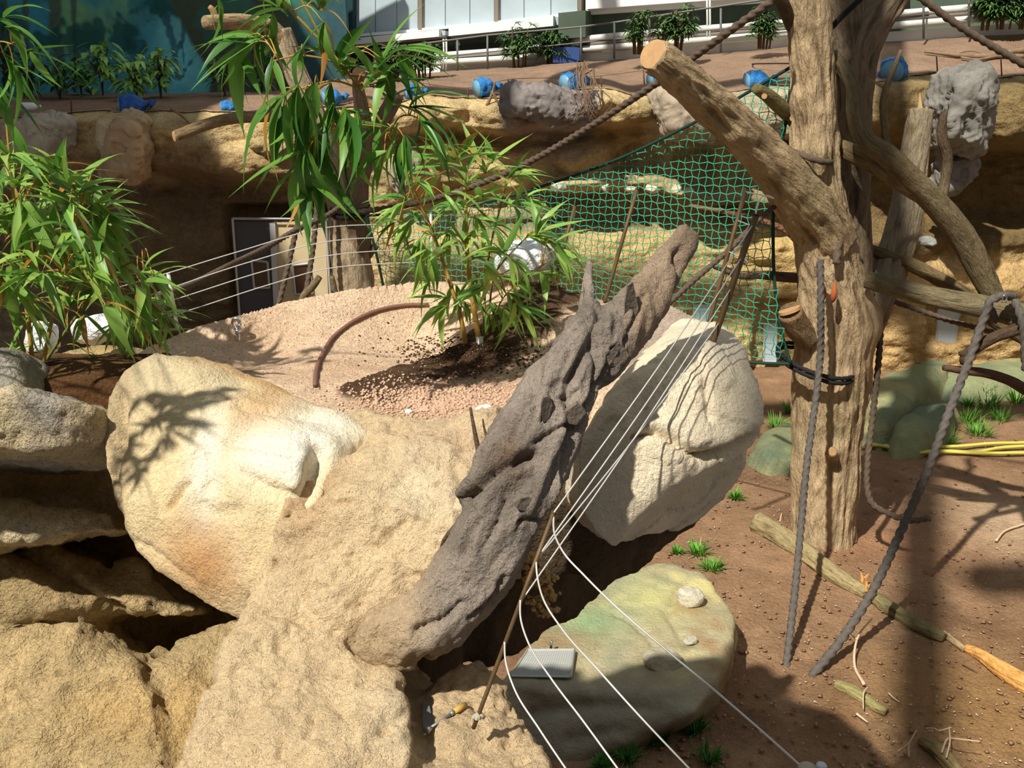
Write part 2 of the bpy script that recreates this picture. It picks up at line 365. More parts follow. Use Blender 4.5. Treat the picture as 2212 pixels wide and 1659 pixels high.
for pts, wpx in (([(352, 20), (372, 60), (384, 120), (392, 165)], 7), ([(372, 60), (360, 30), (340, 10)], 3), ([(384, 120), (400, 90), (405, 40)], 4), ([(400, 165), (412, 140), (430, 120)], 2), ([(404, 165), (402, 120), (396, 90)], 2), ([(275, 110), (280, 50), (262, 30)], 4)):
    stroke(pts, wpx, (44, 78, 92), .85)
for (a, b, r, s) in ((345, 15, 45, 30), (385, 5, 60, 40), (20, 60, 40, 60), (100, 90, 40, 25), (190, 80, 55, 45), (275, 75, 30, 40), (300, 110, 20, 25)):
    d = np.hypot((V[:, 0]-mp(a, b)[0])/pw(r, MY, 5), (V[:, 2]-mp(a, b)[2])/pw(s, MY, 5)) + .8*fbm(q+a, 5, 3); col = mixc(col, lin((26, 66, 62)), (1-sstep(.6, 1.1, d))*.85)
bd = mp(438, 60); edge = (V[:, 0]-bd[0]) + .55*(V[:, 2]-mp(0, 170)[2])*(V[:, 2] < 9) - .0*V[:, 2] + .18*fbm(q, 1.4, 3)
edge = V[:, 0] - np.interp(V[:, 2], [mp(0, 180)[2], mp(0, 120)[2], mp(0, 60)[2], mp(0, 0)[2], 9.5], [mp(445, 0)[0], mp(425, 0)[0], mp(392, 0)[0], mp(365, 0)[0], mp(360, 0)[0]]) + .12*fbm(q, 2, 3)
col = mixc(col, mixc(np.repeat(lin((64, 66, 56))[None], len(V), 0), lin((40, 66, 54)), sstep(-.1, .3, fbm(q+5, 1.5, 4))).mean(0), sstep(-.05, .08, edge))
col = mixc(col, lin((38, 62, 66)), sstep(mp(640, 0)[0]-.3, mp(655, 0)[0], V[:, 0]))
for (a, b, r, s) in ((470, 40, 40, 40), (520, 20, 60, 40), (660, 20, 40, 50), (560, 90, 30, 30)):
    d = np.hypot((V[:, 0]-mp(a, b)[0])/pw(r, MY, 5), (V[:, 2]-mp(a, b)[2])/pw(s, MY, 5)) + .9*fbm(q+a, 4, 3); col = mixc(col, lin((44, 88, 78)), (1-sstep(.5, 1.1, d))*.7)
n = len(mx); i = np.arange(len(mz)-1)[:, None]*n; j = np.arange(n-1)[None, :]
col = np.clip(col*2.1, 0, .85)
me_m = mesh_ob('wall_mural', V, np.stack([i+j, i+j+1, i+n+j+1, i+n+j], -1).reshape(-1, 4), M_mural, col=col); struct(me_m)
md = me_m.modifiers.new('thick', 'SOLIDIFY'); md.thickness = -.2; md.offset = -1

# ---- service building above the terrace, on an upright plane through LA and LB
bdir = np.array((LB[0]-LA[0], LB[1]-LA[1], 0)); bdir /= np.linalg.norm(bdir); bn = np.array((bdir[1], -bdir[0], 0))      # bn points to the visitors
if bn[1] > 0: bn = -bn
def B(px, py, d=0.0):
    o = np.array((LA[0], LA[1], 0)) + bn*d; r = ray(px, py); t = ((o - np.array((0, 0, CAMZ))) @ bn)/(r @ bn); return np.array((0, 0, CAMZ)) + r*t
def slab(mb, pts, d0, d1):           # a board whose outline is seen at these places, from d0 to d1 in front of the plane
    a = [B(x, y, d1) for x, y in pts]; mb.hexa(a, [q - bn*(d1-d0) for q in a])
M_green = mat('green_painted_render', base=lin((84, 98, 84)), rough=.9, n1=(1.5, .8, 1.1)); M_greyp = mat('translucent_panel', base=lin((176, 190, 196)), rough=.5, n1=(.9, .88, 1.08))
M_white = mat('white_paint', base=(.86, .87, .86), rough=.7, n1=(2, .94, 1.03)); M_mull = mat('grey_brown_mullion', base=lin((130, 118, 104)), rough=.7)
M_shadow = mat('painted_shadow', base=lin((52, 54, 48)), rough=.95, n1=(2, .6, 1.2)); M_rail = mat('galvanised_rail', base=lin((112, 112, 108)), rough=.55, metal=.3)
M_pipe = mat('white_pipe_lagging', base=lin((214, 216, 210)), rough=.55, n1=(3, .85, 1.05)); M_steel = mat('dark_pipe', base=lin((120, 112, 104)), rough=.6)
mb = MB(); slab(mb, [(740, 172), (2420, 60), (2420, -420), (740, -420)], -.5, -.2); struct(mb.build('wall_service', M_green, smooth=False))
mb = MB(); slab(mb, [(750, 172), (1205, 132), (1205, 86), (750, 112)], -.2, -.1); bay = mb.build('shadow_board', M_shadow, smooth=False); struct(bay)  # dark board in place of the shadow under the wall units
for k, (x0, x1, yb0, yb1) in enumerate(((765, 903, 75, 63), (909, 1068, 62, 47), (1074, 1248, 46, 27))):   # window bays: ribbed translucent sheets
    root = None
    mb = MB(); nseg = 3 if k < 2 else 3
    for s in range(nseg):
        a, b = x0+(x1-x0)*s/nseg+.8, x0+(x1-x0)*(s+1)/nseg-.8; ya = yb0+(yb1-yb0)*(a-x0)/(x1-x0); yb = yb0+(yb1-yb0)*(b-x0)/(x1-x0)
        mb2 = MB(); slab(mb2, [(a, ya), (b, yb), (b, -420), (a, -420)], -.2, -.05+.012*(s % 2))
        if root is None:
            root = bpy.data.objects.new(f'window_{k+1}', None); C.objects.link(root); struct(root)
        mb2.build('pane', M_greyp, root, False)
    mb2 = MB(); slab(mb2, [(x1, yb1+2), (x1+8, yb1+1), (x1+8, -420), (x1, -420)], -.2, .06); mb2.build('mullion', M_mull, root, False)
    mb2 = MB(); slab(mb2, [(x0-2, yb0+5), (x1+4, yb1+5), (x1+4, yb1-1), (x0-2, yb0-1)], -.2, .05); mb2.build('sill', M_white, root, False)
mb = MB(); slab(mb, [(740, 130), (762, 112), (762, -420), (700, -420), (700, 130)], -.2, .15); struct(mb.build('trim_2', mat('dark_blue_green_paint', base=lin((38, 62, 66)), rough=.9), smooth=False))
mb = MB(); slab(mb, [(1206, 84), (1265, 80), (1265, 22), (1206, 28)], -.2, .55); struct(mb.build('trim_3', M_green, smooth=False))
mb = MB(); slab(mb, [(1265, 32), (1960, -16), (1960, -400), (1265, -400)], -.25, .02); slab(mb, [(1265, 20), (1960, -30), (1960, -420), (1265, -420)], 0, .25); struct(mb.build('trim_4', M_white, smooth=False))
mb = MB(); slab(mb, [(1206, 170), (2420, 58), (2420, 34), (1206, 118)], -.2, .06); slab(mb, [(770, 178), (1206, 146), (1206, 116), (770, 148)], -.2, .10); struct(mb.build('trim_5', M_white, smooth=False))
heat = [(749, 956, 84, 64, 98, 79), (969, 1203, 58, 34, 78, 56)]
for k, (x0, x1, t0, t1, b0, b1) in enumerate(heat):
    c = B((x0+x1)/2, (b0+b1)/2, .3)
    r = thing('air_unit', ('long white wall unit under the two panelled bays beside the mural', 'long white wall unit under the third panelled bay, beside the green block')[k], 'heater', c, 'long white wall units')
    mb = MB(); slab(mb, [(x0, b0), (x1-8, b1), (x1-8, t1), (x0, t0)], -.1, .45); mb.build('casing', M_white, r, False)
    mb = MB(); slab(mb, [(x1-7, b1-1), (x1+6, b1-3), (x1+6, t1+3), (x1-7, t1+1)], -.1, .30); mb.build('end_box', M_greyp, r, False)
    if k == 0:
        mb = MB(); slab(mb, [(762, 87), (778, 85.5), (778, 83), (762, 84.5)], .44, .465); mb.build('badge', mat('green_badge', base=lin((70, 130, 70))), r, False)
    mb = MB(); slab(mb, [(x0+4, b0+3), (x1-10, b1+3), (x1-10, b1), (x0+4, b0)], 0, .38); mb.build('grille', M_steel, r, False)
def run(px, d=.22): return [B(x, y, d) for x, y in px]
pipes = [((940, 121), (1206, 98), (1250, 92)), ((940, 136), (1206, 117), (1250, 112)), ((1206, 90), (1420, 70), (1700, 49), (1960, 28), (2350, -4)), ((1260, 106), (1420, 94), (1700, 72), (1960, 52), (2350, 20)),
         ((1270, 96), (1420, 84), (1700, 62), (1960, 40), (2350, 10))]
plab = ['thick white pipe under the third bay, upper of two', 'thick white pipe under the third bay, just above the plinth', 'topmost white pipe behind the railing past the green block', 'lowest white pipe behind the railing past the green block',
        'thin middle pipe between two white pipes behind the railing']
for k, pl in enumerate(pipes):
    mb = MB(); mb.tube(spline(run(pl, .3), 40), .075 if k != 4 else .05, 10); o = mb.build('wall_pipe', M_pipe if k != 4 else M_steel); tag(o, plab[k], 'pipe', 'pipes along the service wall')
for k, (xa, ya, yb) in enumerate(((958, 84, 160), (964, 84, 160), (1527, -20, 110), (1533, -20, 110))):
    mb = MB(); mb.tube(run(((xa, ya), (xa+1, (ya+yb)/2), (xa, yb)), .34), .022, 6)
    tag(mb.build('riser_pipe', M_pipe), ('thin white upright pipe between the two wall units, nearer the mural', 'thin white upright pipe between the two wall units, nearer the green block',
        'thin white upright pipe crossing the green wall, first of the pair from the green block', 'thin white upright pipe crossing the green wall, nearer the big tree')[k], 'pipe')
# railing
r = thing('railing', 'thin grey pipe railing along the white service wall behind the terrace plants', 'railing', B(1100, 140, .9))
mb = MB(); top = [(750, 112), (900, 96), (1055, 76), (1255, 58), (1330, 48), (1500, 22), (1660, -2), (2000, -50)]
mb.tube([B(x, y, .9) for x, y in top], .022, 8); mb.build('top_rail', M_rail, r)
mb = MB(); mb.tube([B(x, y, .9) for x, y in [(750, 140), (1000, 118), (1255, 92), (1500, 68), (1720, 48)]], .015, 6); mb.build('middle_rail', M_rail, r)
for (x, y0, y1) in ((752, 111, 168), (808, 106, 166), (988, 86, 154), (1053, 76, 150), (1255, 58, 126), (1327, 48, 119), (1403, 38, 114), (1557, 18, 106), (1995, -40, 76), (2093, -60, 62), (870, 100, 160)):
    mb = MB(); mb.tube([B(x, y0, .9), B(x, y1+8, .9)], .024, 8); mb.build('post', M_rail, r)
# ---- walls added outside the view to cut ambient light: visitor side and two ends
M_unseen_wall = mat('unseen_wall_colour', base=lin((126, 112, 94)), rough=.95)
for nm, c_, h_ in (('wall_unseen_visitor', (0, -2.9, 4.2), (17, .2, 4.4)), ('wall_unseen_end_mural', (-17.2, 10, 5.5), (.2, 14, 5.5)), ('wall_unseen_end_tree', (17.2, 10, 6), (.2, 14, 6))):
    mb = MB(); mb.box(c_, h_); struct(mb.build(nm, M_unseen_wall, smooth=False))
# ---- roof above the frame: slabs added to shade the mural side, and open beams
M_beam = mat('roof_timber', base=(.45, .42, .38)); RZ = 14.0
for c_, h_ in (((-19.2, 21.5, RZ), (10.6, 6.8, .15)), ((-20.4, 9.1, RZ), (10.2, 5.6, .15))):
    mb = MB(); mb.box(c_, h_); struct(mb.build('roof_shade_slab', M_beam, smooth=False))
def beam(name, a, b, wd=.34, z=RZ):
    a = np.array((*a, z)); b = np.array((*b, z)); d = (b-a)/np.linalg.norm(b-a); s = np.array((-d[1], d[0], 0)); R = np.stack([d, s, (0, 0, 1)], 1)
    m_ = MB(); m_.box((a+b)/2, (np.linalg.norm(b-a)/2, wd/2, .25), R); struct(m_.build(name, M_beam, smooth=False))
beam('roof_beam', (-6.2, -9.4), (4.5, 17.5), .42); beam('roof_beam', (-1.9, .1), (10, -.6), .40); beam('roof_beam', (-8.6, 6.3), (14, 5.4), .55); beam('roof_beam', (-8.6, 9.6), (14, 8.8), .35)
beam('roof_beam', (-8.6, 13), (14, 12.0), .4); beam('roof_beam', (2.0, -3.0), (12.7, 23.9), .42); beam('roof_beam', (-8.0, 3.0), (0, 22), .36)
# ================================================================== THE ROCK ISLAND
M_rock = mat('coarse_sprayed_rock', attr=True, rough=.95, spec=.08, n1=(6, .88, 1.10), n2=(60, .86, 1.12), bump=((26, .014, 'n'), (80, .014, 'n'), (190, .007, 'n')))
M_rockw = mat('coarse_rock_wall', attr=True, rough=.95, spec=.08, n1=(4, .8, 1.15), n2=(50, .75, 1.2), bump=((36, .03, 'n'), (100, .013, 'n')))
M_smooth = mat('smooth_painted_boulder', attr=True, rough=.85, spec=.12, n1=(7, .86, 1.1), n2=(90, .86, 1.1), bump=((70, .012, 'n'), (180, .004, 'n')))
sand, sand2, pale, rust, greyr = lin((226, 200, 160)), lin((204, 174, 132)), lin((240, 222, 188)), lin((190, 140, 84)), lin((178, 172, 164))

# --- coarse column of the outcrop, the body under the planting, all one formation
B1 = PX((590, 1095, 2.86), (700, 1066, 2.86), (850, 1078, 2.82), (985, 1110, 2.78), (800, 925, 3.3), (985, 915, 3.25), (1085, 868, 3.3), (700, 905, 3.4), (540, 1330, 2.74), (700, 1400, 2.58), (900, 1400, 2.62), (1010, 1330, 2.76), (1060, 1180, 2.9))
B1 += off(B1, (0, .7, -.25))
B2 = PX((548, 1290, 2.74), (512, 1400, 2.64), (490, 1470, 2.56), (425, 1575, 2.42), (362, 1690, 2.2), (340, 1770, 2.02), (760, 1385, 2.56), (860, 1440, 2.50), (880, 1560, 2.34), (690, 1720, 2.06), (900, 1720, 2.08))
B2 += off(B2, (.05, .7, -.5))
B3 = PX((860, 1470, 2.62), (990, 1430, 2.74), (1045, 1420, 2.84), (1095, 1470, 2.72), (1150, 1560, 2.52), (1195, 1640, 2.36), (1240, 1760, 2.16), (870, 1610, 2.34), (900, 1740, 2.1))
B3 += off(B3, (-.05, .6, -.6))
B4 = PX((660, 900, 3.4), (760, 880, 3.45), (900, 925, 3.32), (1000, 930, 3.3), (1030, 1080, 2.95), (700, 1075, 2.92), (640, 1100, 2.95)); B4 += off(B4, (0, .6, -.2))
B5 = PX((985, 930, 3.28), (1010, 900, 3.35), (1085, 870, 3.4), (1120, 900, 3.3), (1050, 1000, 3.15), (990, 1010, 3.15)); B5 += off(B5, (0, .4, -.1))
RIM = PX((1080, 1462, 4.5), (1160, 1392, 4.75), (1232, 1327, 5.05), (1380, 1217, 5.6), (1525, 1128, 6.1))
BD = RIM + [q + np.array((.0, .0, h_-q[2])) for q, h_ in zip(RIM, (3.62, 3.58, 3.45, 3.05, 2.75))] + [np.array(q) for q in ((-1.4, 4.3, 2.6), (-1.4, 4.2, 3.7), (-.8, 5.2, 2.6), (-.8, 4.6, 3.7), (.2, 4.7, 3.6))]
PED = [np.array((x, y, z)) for z in (-.2, 3.2) for x, y in ((-1.0, 3.3), (-.45, 3.1), (-.2, 3.6), (-.3, 4.6), (-1.5, 4.6))]
ROOF = [np.array((x, y, z)) for z in (3.50, 3.86) for x, y in ((-.25, 3.15), (.30, 3.2), (.78, 3.7), (.9, 4.2), (.8, 4.5), (.3, 4.55), (-1.2, 4.4), (-1.2, 3.9), (-.7, 3.4))]
SIDE = [np.array((x, y, z)) for z in (2.5, 3.6) for x, y in ((-.95, 3.7), (-.5, 3.3), (-.35, 3.45), (-.9, 4.5))]
crk = [PX((905, 1430, 2.48), (930, 1500, 2.42), (925, 1590, 2.34))]
def col_out(V, Nn):
    c = np.repeat(sand[None], len(V), 0); c = mixc(c, sand2, sstep(0, .6, fbm(V, 2.2, 4))*.6); c = mixc(c, pale, sstep(.1, .6, fbm(V+9, 3.1, 4))*.55)
    c = mixc(c, lin((176, 128, 84)), blob(V, P(665, 1010, 2.98), (.10, .25, .22))*.6); c = mixc(c, lin((200, 170, 148)), blob(V, P(1000, 970, 3.2), (.2, .2, .10))*.5)
    c = mixc(c, lin((196, 168, 130)), sstep(3.72, 3.45, V[:, 2])*.45)  # lower slope set darker, its soft shade put into the colour
    return c
rock = rock_mesh('rock_outcrop', [B1, B2, B3, B4, B5], .0105, 16, [('f', 2.2, 4, .085), ('r', 6, 3, .016), ('f', 15, 3, .022), ('p', 9, 3, .018), ('p', 26, 2, .016)],
                 carve=[([(890, 1450), (905, 1500), (912, 1560), (918, 1600)], .045, .05), ([(700, 985), (690, 1010), (668, 1055), (655, 1075)], .024, .045), ([(985, 1000), (1000, 1040), (985, 1080)], .02, .02)], colfn=col_out, m=M_rock, fine=(54, .0085))
tag(rock, 'coarse sand-coloured rock outcrop sloping down under the driftwood and planted soil', 'rock')

M_core = mat('hollow_shade_rock', base=lin((92, 77, 60)), rough=.95, spec=.08, n1=(5, .75, 1.2), bump=((30, .03, 'n'), (90, .012, 'n')))  # darker than the outcrop: the hollow's shade is put into the colour
core = rock_mesh('shade_dark_core', [BD, PED, ROOF, SIDE], .022, 8, [('f', 2.0, 4, .08), ('f', 9, 3, .03)], m=M_core)
tag(core, 'rock core in the hollow under the boulder and driftwood, coloured dark with its shade', 'rock')

# --- pale slab boulder leaning on its side
A = PX((228, 850, 3.35), (262, 795, 3.4), (335, 760, 3.45), (420, 778, 3.5), (520, 815, 3.5), (640, 850, 3.45), (730, 890, 3.38), (800, 940, 3.28), (213, 910, 3.3), (222, 1010, 3.2), (246, 1100, 3.14), (302, 1195, 3.08), (402, 1278, 2.98), (482, 1335, 2.92), (520, 1352, 2.88),
       (560, 1290, 2.82), (690, 1080, 2.92), (720, 960, 3.1), (450, 1010, 3.06), (560, 1090, 2.92), (400, 1120, 3.02))
A += off(A[:4], (.1, .40, -.22)) + off(A[8:15], (.30, .45, .05)) + off(A[4:8], (0, .35, -.40))
A2 = PX((655, 985, 2.98), (670, 900, 3.30), (560, 850, 3.42), (480, 900, 3.25), (520, 1010, 3.0), (640, 1060, 2.90)); A2 += off(A2, (0, .3, -.14))
def col_pale(V, Nn):
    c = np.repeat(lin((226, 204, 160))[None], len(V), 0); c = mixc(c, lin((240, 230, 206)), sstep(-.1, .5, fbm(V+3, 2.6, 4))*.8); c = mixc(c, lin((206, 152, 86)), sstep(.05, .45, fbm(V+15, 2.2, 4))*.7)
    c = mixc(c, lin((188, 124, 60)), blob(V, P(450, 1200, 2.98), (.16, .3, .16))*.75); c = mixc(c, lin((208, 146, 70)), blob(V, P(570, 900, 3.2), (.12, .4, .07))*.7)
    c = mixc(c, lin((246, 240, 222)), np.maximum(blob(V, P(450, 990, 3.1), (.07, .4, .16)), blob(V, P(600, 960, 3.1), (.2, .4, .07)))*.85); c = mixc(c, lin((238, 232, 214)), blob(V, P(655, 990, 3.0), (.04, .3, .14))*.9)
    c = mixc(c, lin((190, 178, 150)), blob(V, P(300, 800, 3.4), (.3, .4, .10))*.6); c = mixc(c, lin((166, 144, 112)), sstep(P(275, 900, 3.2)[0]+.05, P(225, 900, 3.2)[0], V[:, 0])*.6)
    return c
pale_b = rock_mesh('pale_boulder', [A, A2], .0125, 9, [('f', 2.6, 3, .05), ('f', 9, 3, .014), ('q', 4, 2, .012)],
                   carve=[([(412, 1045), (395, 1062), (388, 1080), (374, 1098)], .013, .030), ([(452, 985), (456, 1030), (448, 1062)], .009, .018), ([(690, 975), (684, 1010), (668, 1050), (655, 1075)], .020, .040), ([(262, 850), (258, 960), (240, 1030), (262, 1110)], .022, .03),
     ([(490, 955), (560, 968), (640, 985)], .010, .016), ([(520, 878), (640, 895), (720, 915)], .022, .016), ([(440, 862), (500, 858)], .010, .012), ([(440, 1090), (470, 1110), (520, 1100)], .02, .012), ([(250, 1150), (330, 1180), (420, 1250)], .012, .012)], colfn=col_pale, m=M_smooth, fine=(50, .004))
tag(pale_b, 'big cream boulder slab with orange stains and leaf shadows', 'rock')

# --- grey-topped boulder beyond the driftwood
E = PX((1245, 940, 3.08), (1300, 862, 3.18), (1395, 806, 3.28), (1490, 770, 3.45), (1560, 702, 3.8), (1612, 752, 3.62), (1640, 850, 3.36), (1649, 925, 3.27), (1612, 1030, 3.72), (1500, 1135, 3.66), (1322, 1198, 3.0), (1282, 1165, 2.96), (1236, 1085, 2.98), (1400, 930, 3.10), (1545, 975, 3.14), (1440, 1010, 3.08))
E += PX((1480, 690, 4.1), (1400, 760, 3.9)) + off(E[6:12], (-.15, .7, -.1)) + off(E[12:13], (.1, .6, 0))
def col_e(V, Nn):
    c = np.repeat(lin((240, 224, 194))[None], len(V), 0); c = mixc(c, lin((244, 228, 198)), sstep(-.2, .5, fbm(V+6, 1.5, 3))*.6); c = mixc(c, lin((214, 202, 184)), sstep(.0, .6, fbm(V, 2.5, 4))*.6)
    c = mixc(c, lin((160, 150, 136)), blob(V, P(1290, 1050, 3.0), (.14, .4, .3))*.5); return c  # grey front face: driftwood shade put into the colour
bould = rock_mesh('grey_boulder', [E], .0125, 12, [('f', 1.8, 3, .05), ('q', 2.6, 2, .03), ('f', 11, 3, .012)],
                  carve=[([(1372, 938), (1420, 930), (1452, 946), (1490, 975), (1532, 992)], .016, .045), ([(1532, 992), (1560, 985), (1600, 965), (1646, 935)], .030, .060), ([(1480, 1100), (1540, 1060), (1600, 1010)], .07, .06), ([(1520, 840), (1528, 880), (1534, 905)], .016, .022), ([(1380, 935), (1345, 1010), (1330, 1100)], .06, .012), ([(1300, 870), (1270, 960), (1262, 1060)], .03, .010)], colfn=col_e, m=M_smooth, fine=(46, .005))
tag(bould, 'large grey-beige boulder overhanging the enclosure, a wire post set in its top', 'rock')

# --- lower rock wall beside the pale slab, with ledges
C1 = PX((-420, 860, 3.85), (0, 880, 3.85), (120, 910, 3.85), (270, 930, 3.85), (290, 1110, 3.8), (0, 1120, 3.75), (-420, 1120, 3.65)); C1 += off(C1, (0, 1.0, -.6))
C2 = PX((-420, 1088, 3.5), (30, 1098, 3.55), (230, 1100, 3.62), (260, 1150, 3.6), (60, 1165, 3.5), (-420, 1150, 3.45)); C2 += off(C2, (0, .9, -.45))
C3 = PX((-300, 1160, 3.86), (0, 1180, 3.84), (100, 1230, 3.76), (240, 1300, 3.70), (270, 1260, 3.8), (300, 1200, 3.9), (430, 1320, 3.86), (380, 1340, 3.78), (-300, 1330, 3.7)); C3 += off(C3, (0, .9, -.5))
C4 = PX((-420, 1250, 3.9), (0, 1258, 3.88), (150, 1310, 3.85), (260, 1385, 3.75), (330, 1500, 3.5), (380, 1720, 3.2), (0, 1720, 3.2), (-420, 1740, 3.15), (100, 1450, 3.64)); C4 += off(C4, (0, 1.0, -.7))
C4b = PX((330, 1400, 3.85), (420, 1372, 3.88), (530, 1335, 3.95), (560, 1430, 3.8), (540, 1520, 3.62), (500, 1620, 3.42), (450, 1720, 3.25), (200, 1720, 3.25), (300, 1510, 3.58)); C4b += off(C4b, (0, 1.0, -.7))
C5 = PX((-420, 1640, 3.4), (560, 1640, 3.4), (500, 1900, 2.9), (-420, 1900, 2.9)); C5 += [np.array((q[0], q[1]+1.2, -.2)) for q in C5]
def col_c(V, Nn):
    c = np.repeat(lin((204, 178, 132))[None], len(V), 0); c = mixc(c, lin((164, 148, 106)), sstep(-.1, .5, fbm(V, 1.8, 4))*.7); c = mixc(c, lin((206, 166, 100)), sstep(0, .5, fbm(V+22, 1.5, 4))*.6)
    c = mixc(c, lin((216, 202, 172)), blob(V, P(130, 1125, 3.58), (.28, .4, .05))*.9); c = mixc(c, lin((150, 116, 76)), blob(V, P(200, 1250, 3.62), (.4, .4, .14))*.6)  # sunlit ledge and the shade beneath it put into the colour
    c = mixc(c, lin((128, 120, 78)), blob(V, P(80, 1560, 3.15), (.12, .3, .2))*.7); return c
lowr = rock_mesh('ochre_rock', [C1, C2, C3, C4, C4b, C5, [np.array((x, y, z)) for x in (-3.4, -1.15) for y in (4.2, 5.0) for z in (-.2, 3.86)]], .017, 10, [('f', 1.9, 4, .12), ('r', 4, 3, .025), ('f', 12, 3, .018), ('p', 9, 3, .014)],
                 carve=[([(25, 1180), (110, 1225), (200, 1300), (250, 1330)], .035, .07), ([(340, 1420), (365, 1395), (400, 1372)], .02, .05), ([(220, 1230), (250, 1180), (300, 1160)], .03, .05), ([(-20, 1500), (40, 1490), (100, 1540)], .015, .02)], colfn=col_c, m=M_rockw, fine=(34, .016))
tag(lowr, 'rough ochre rock wall with ledges below the grey lip', 'rock')
# --- grey lip
D = PX((-420, 815, 3.25), (0, 842, 3.2), (60, 842, 3.16), (140, 860, 3.16), (205, 885, 3.22), (222, 930, 3.28), (182, 972, 3.26), (100, 968, 3.16), (28, 935, 3.14), (-420, 930, 3.05)); D += off(D, (-.1, .9, -.5))
D2 = PX((-420, 720, 3.45), (0, 752, 3.5), (30, 775, 3.5), (42, 860, 3.35), (-420, 860, 3.3)); D2 += off(D2, (0, .4, -.2))
def col_d(V, Nn):
    c = np.repeat(lin((200, 180, 146))[None], len(V), 0); g = sstep(-.3, .25, fbm(V, 3.5, 4)+.1)
    c = mixc(c, lin((158, 154, 148)), g*.85*sstep(P(215, 930, 3.2)[0], P(120, 930, 3.2)[0], V[:, 0])); return mixc(c, lin((226, 206, 160)), blob(V, P(5, 890, 3.15), (.08, .3, .2))*.8)
lip = rock_mesh('grey_ledge', [D, D2], .015, 8, [('f', 3, 4, .05), ('r', 8, 3, .012), ('f', 20, 3, .012)], carve=[(PX((150, 880, 3.15), (135, 920, 3.15), (130, 960, 3.15)), .02, .03)], colfn=col_d, m=M_rockw, fine=(40, .008))
tag(lip, 'lumpy grey rock ledge edging the leafy bamboo bed', 'rock')

# ================================================================== SOIL
M_soil = mat('sandy_topsoil', attr=True, rough=.95, spec=.06, n1=(8, .82, 1.14), n2=(90, .72, 1.22), bump=((55, .020, 'n'), (150, .008, 'n')))
def tps(pts, q):
    pts = np.asarray(pts); xy = pts[:, :2]; n = len(pts); d = np.linalg.norm(xy[:, None]-xy[None], axis=2); K = d**2*np.log(d+1e-9)
    A_ = np.zeros((n+3, n+3)); A_[:n, :n] = K + np.eye(n)*2e-3; A_[:n, n] = 1; A_[:n, n+1:] = xy; A_[n:, :n] = A_[:n, n:].T; s = np.linalg.solve(A_, np.r_[pts[:, 2], 0, 0, 0])
    D_ = np.linalg.norm(q[:, None]-xy[None], axis=2); return (D_**2*np.log(D_+1e-9)) @ s[:n] + s[n] + q @ s[n+1:]
far = [(290, 752, 4.25), (400, 713, 4.36), (510, 684, 4.47), (600, 656, 4.58), (700, 636, 4.66), (760, 626, 4.72), (900, 607, 4.8), (1000, 609, 4.8), (1100, 604, 4.8), (1180, 610, 4.76), (1240, 640, 4.62), (1330, 650, 4.5), (1440, 648, 4.35), (1530, 700, 4.05)]
FARP = np.array(PX(*far))
ctl = list(FARP) + PX((1200, 650, 4.5), (820, 925, 3.36), (900, 935, 3.33), (1000, 905, 3.4), (1090, 850, 3.5), (1200, 800, 3.6), (1350, 800, 3.62), (1480, 740, 3.9), (1400, 730, 4.1)) + [G(700, 860, 4.09), G(480, 800, 4.10), G(350, 740, 4.13), G(700, 760, 4.10), G(850, 820, 4.09), G(900, 700, 4.12), G(1030, 742, 4.125), G(1100, 830, 4.07), G(560, 740, 4.1), G(250, 800, 4.15)]
sx = np.linspace(-2.0, 1.15, 300); sy = np.linspace(3.05, 5.75, 280); SX, SY = np.meshgrid(sx, sy); q = np.stack([SX, SY], -1).reshape(-1, 2)
sz = tps(ctl, q)
yfar = np.interp(q[:, 0], FARP[:, 0], FARP[:, 1]); over = q[:, 1]-yfar; sz = np.where(over > 0, np.interp(q[:, 0], FARP[:, 0], FARP[:, 2]) - over*1.0 - over**2, sz)
p3 = np.c_[q, np.zeros(len(q))]; sz += fbm(p3, 3, 3)*.014 + fbm(p3+3, 14, 3)*.007
front = np.interp(q[:, 0], [-2, -1.6, -1.3, -.8, -.35, .05, .4, .7, 1.15], [3.55, 3.62, 3.60, 3.50, 3.33, 3.30, 3.38, 3.55, 3.9]); sz -= sstep(.04, -.3, q[:, 1]-front)*.4
sz -= sstep(-1.62, -1.95, q[:, 0])*.3
bed = [G(*t, 4.11) for t in ((790, 838), (900, 790), (1010, 765), (1110, 740), (1200, 715))]
bd_ = seg_dist(p3 + np.array((0, 0, 4.11)), [np.array(b) for b in bed]); wdt = np.interp(q[:, 0], [bed[0][0], bed[2][0], bed[4][0]], [.11, .23, .22])
bmask = 1 - sstep(.75, 1.1, bd_/wdt + .35*fbm(p3, 7, 3)); sz += bmask*(.022 + .012*fbm(p3, 25, 3))
gm = blob(p3 + np.array((0, 0, 4.08)), G(1010, 850, 4.08), (.42, .30, 9)); grit = fbm(p3, 40, 2); sz += np.clip(gm*1.3, 0, 1)*np.abs(grit)*.016*(1-bmask)
V = np.c_[q, sz]; a = lin((238, 206, 174)); col = np.repeat(a[None], len(V), 0)
col = mixc(col, lin((214, 180, 148)), sstep(0, .5, fbm(p3, 2.5, 4))*.6); col = mixc(col, lin((204, 168, 142)), np.clip(gm*1.2, 0, 1)*.8)
col = mixc(col, lin((78, 56, 40)), bmask*.95); col = mixc(col, lin((170, 156, 146)), sstep(.28, .5, q[:, 0])*.75); col = mixc(col, lin((120, 88, 60)), blob(p3+np.array((0, 0, 4.1)), G(500, 795, 4.1), (.12, .08, 9))*.7)
n = 300; i = np.arange(279)[:, None]*n; j = np.arange(n-1)[None, :]; Fs = np.stack([i+j, i+j+1, i+n+j+1, i+n+j], -1).reshape(-1, 4)
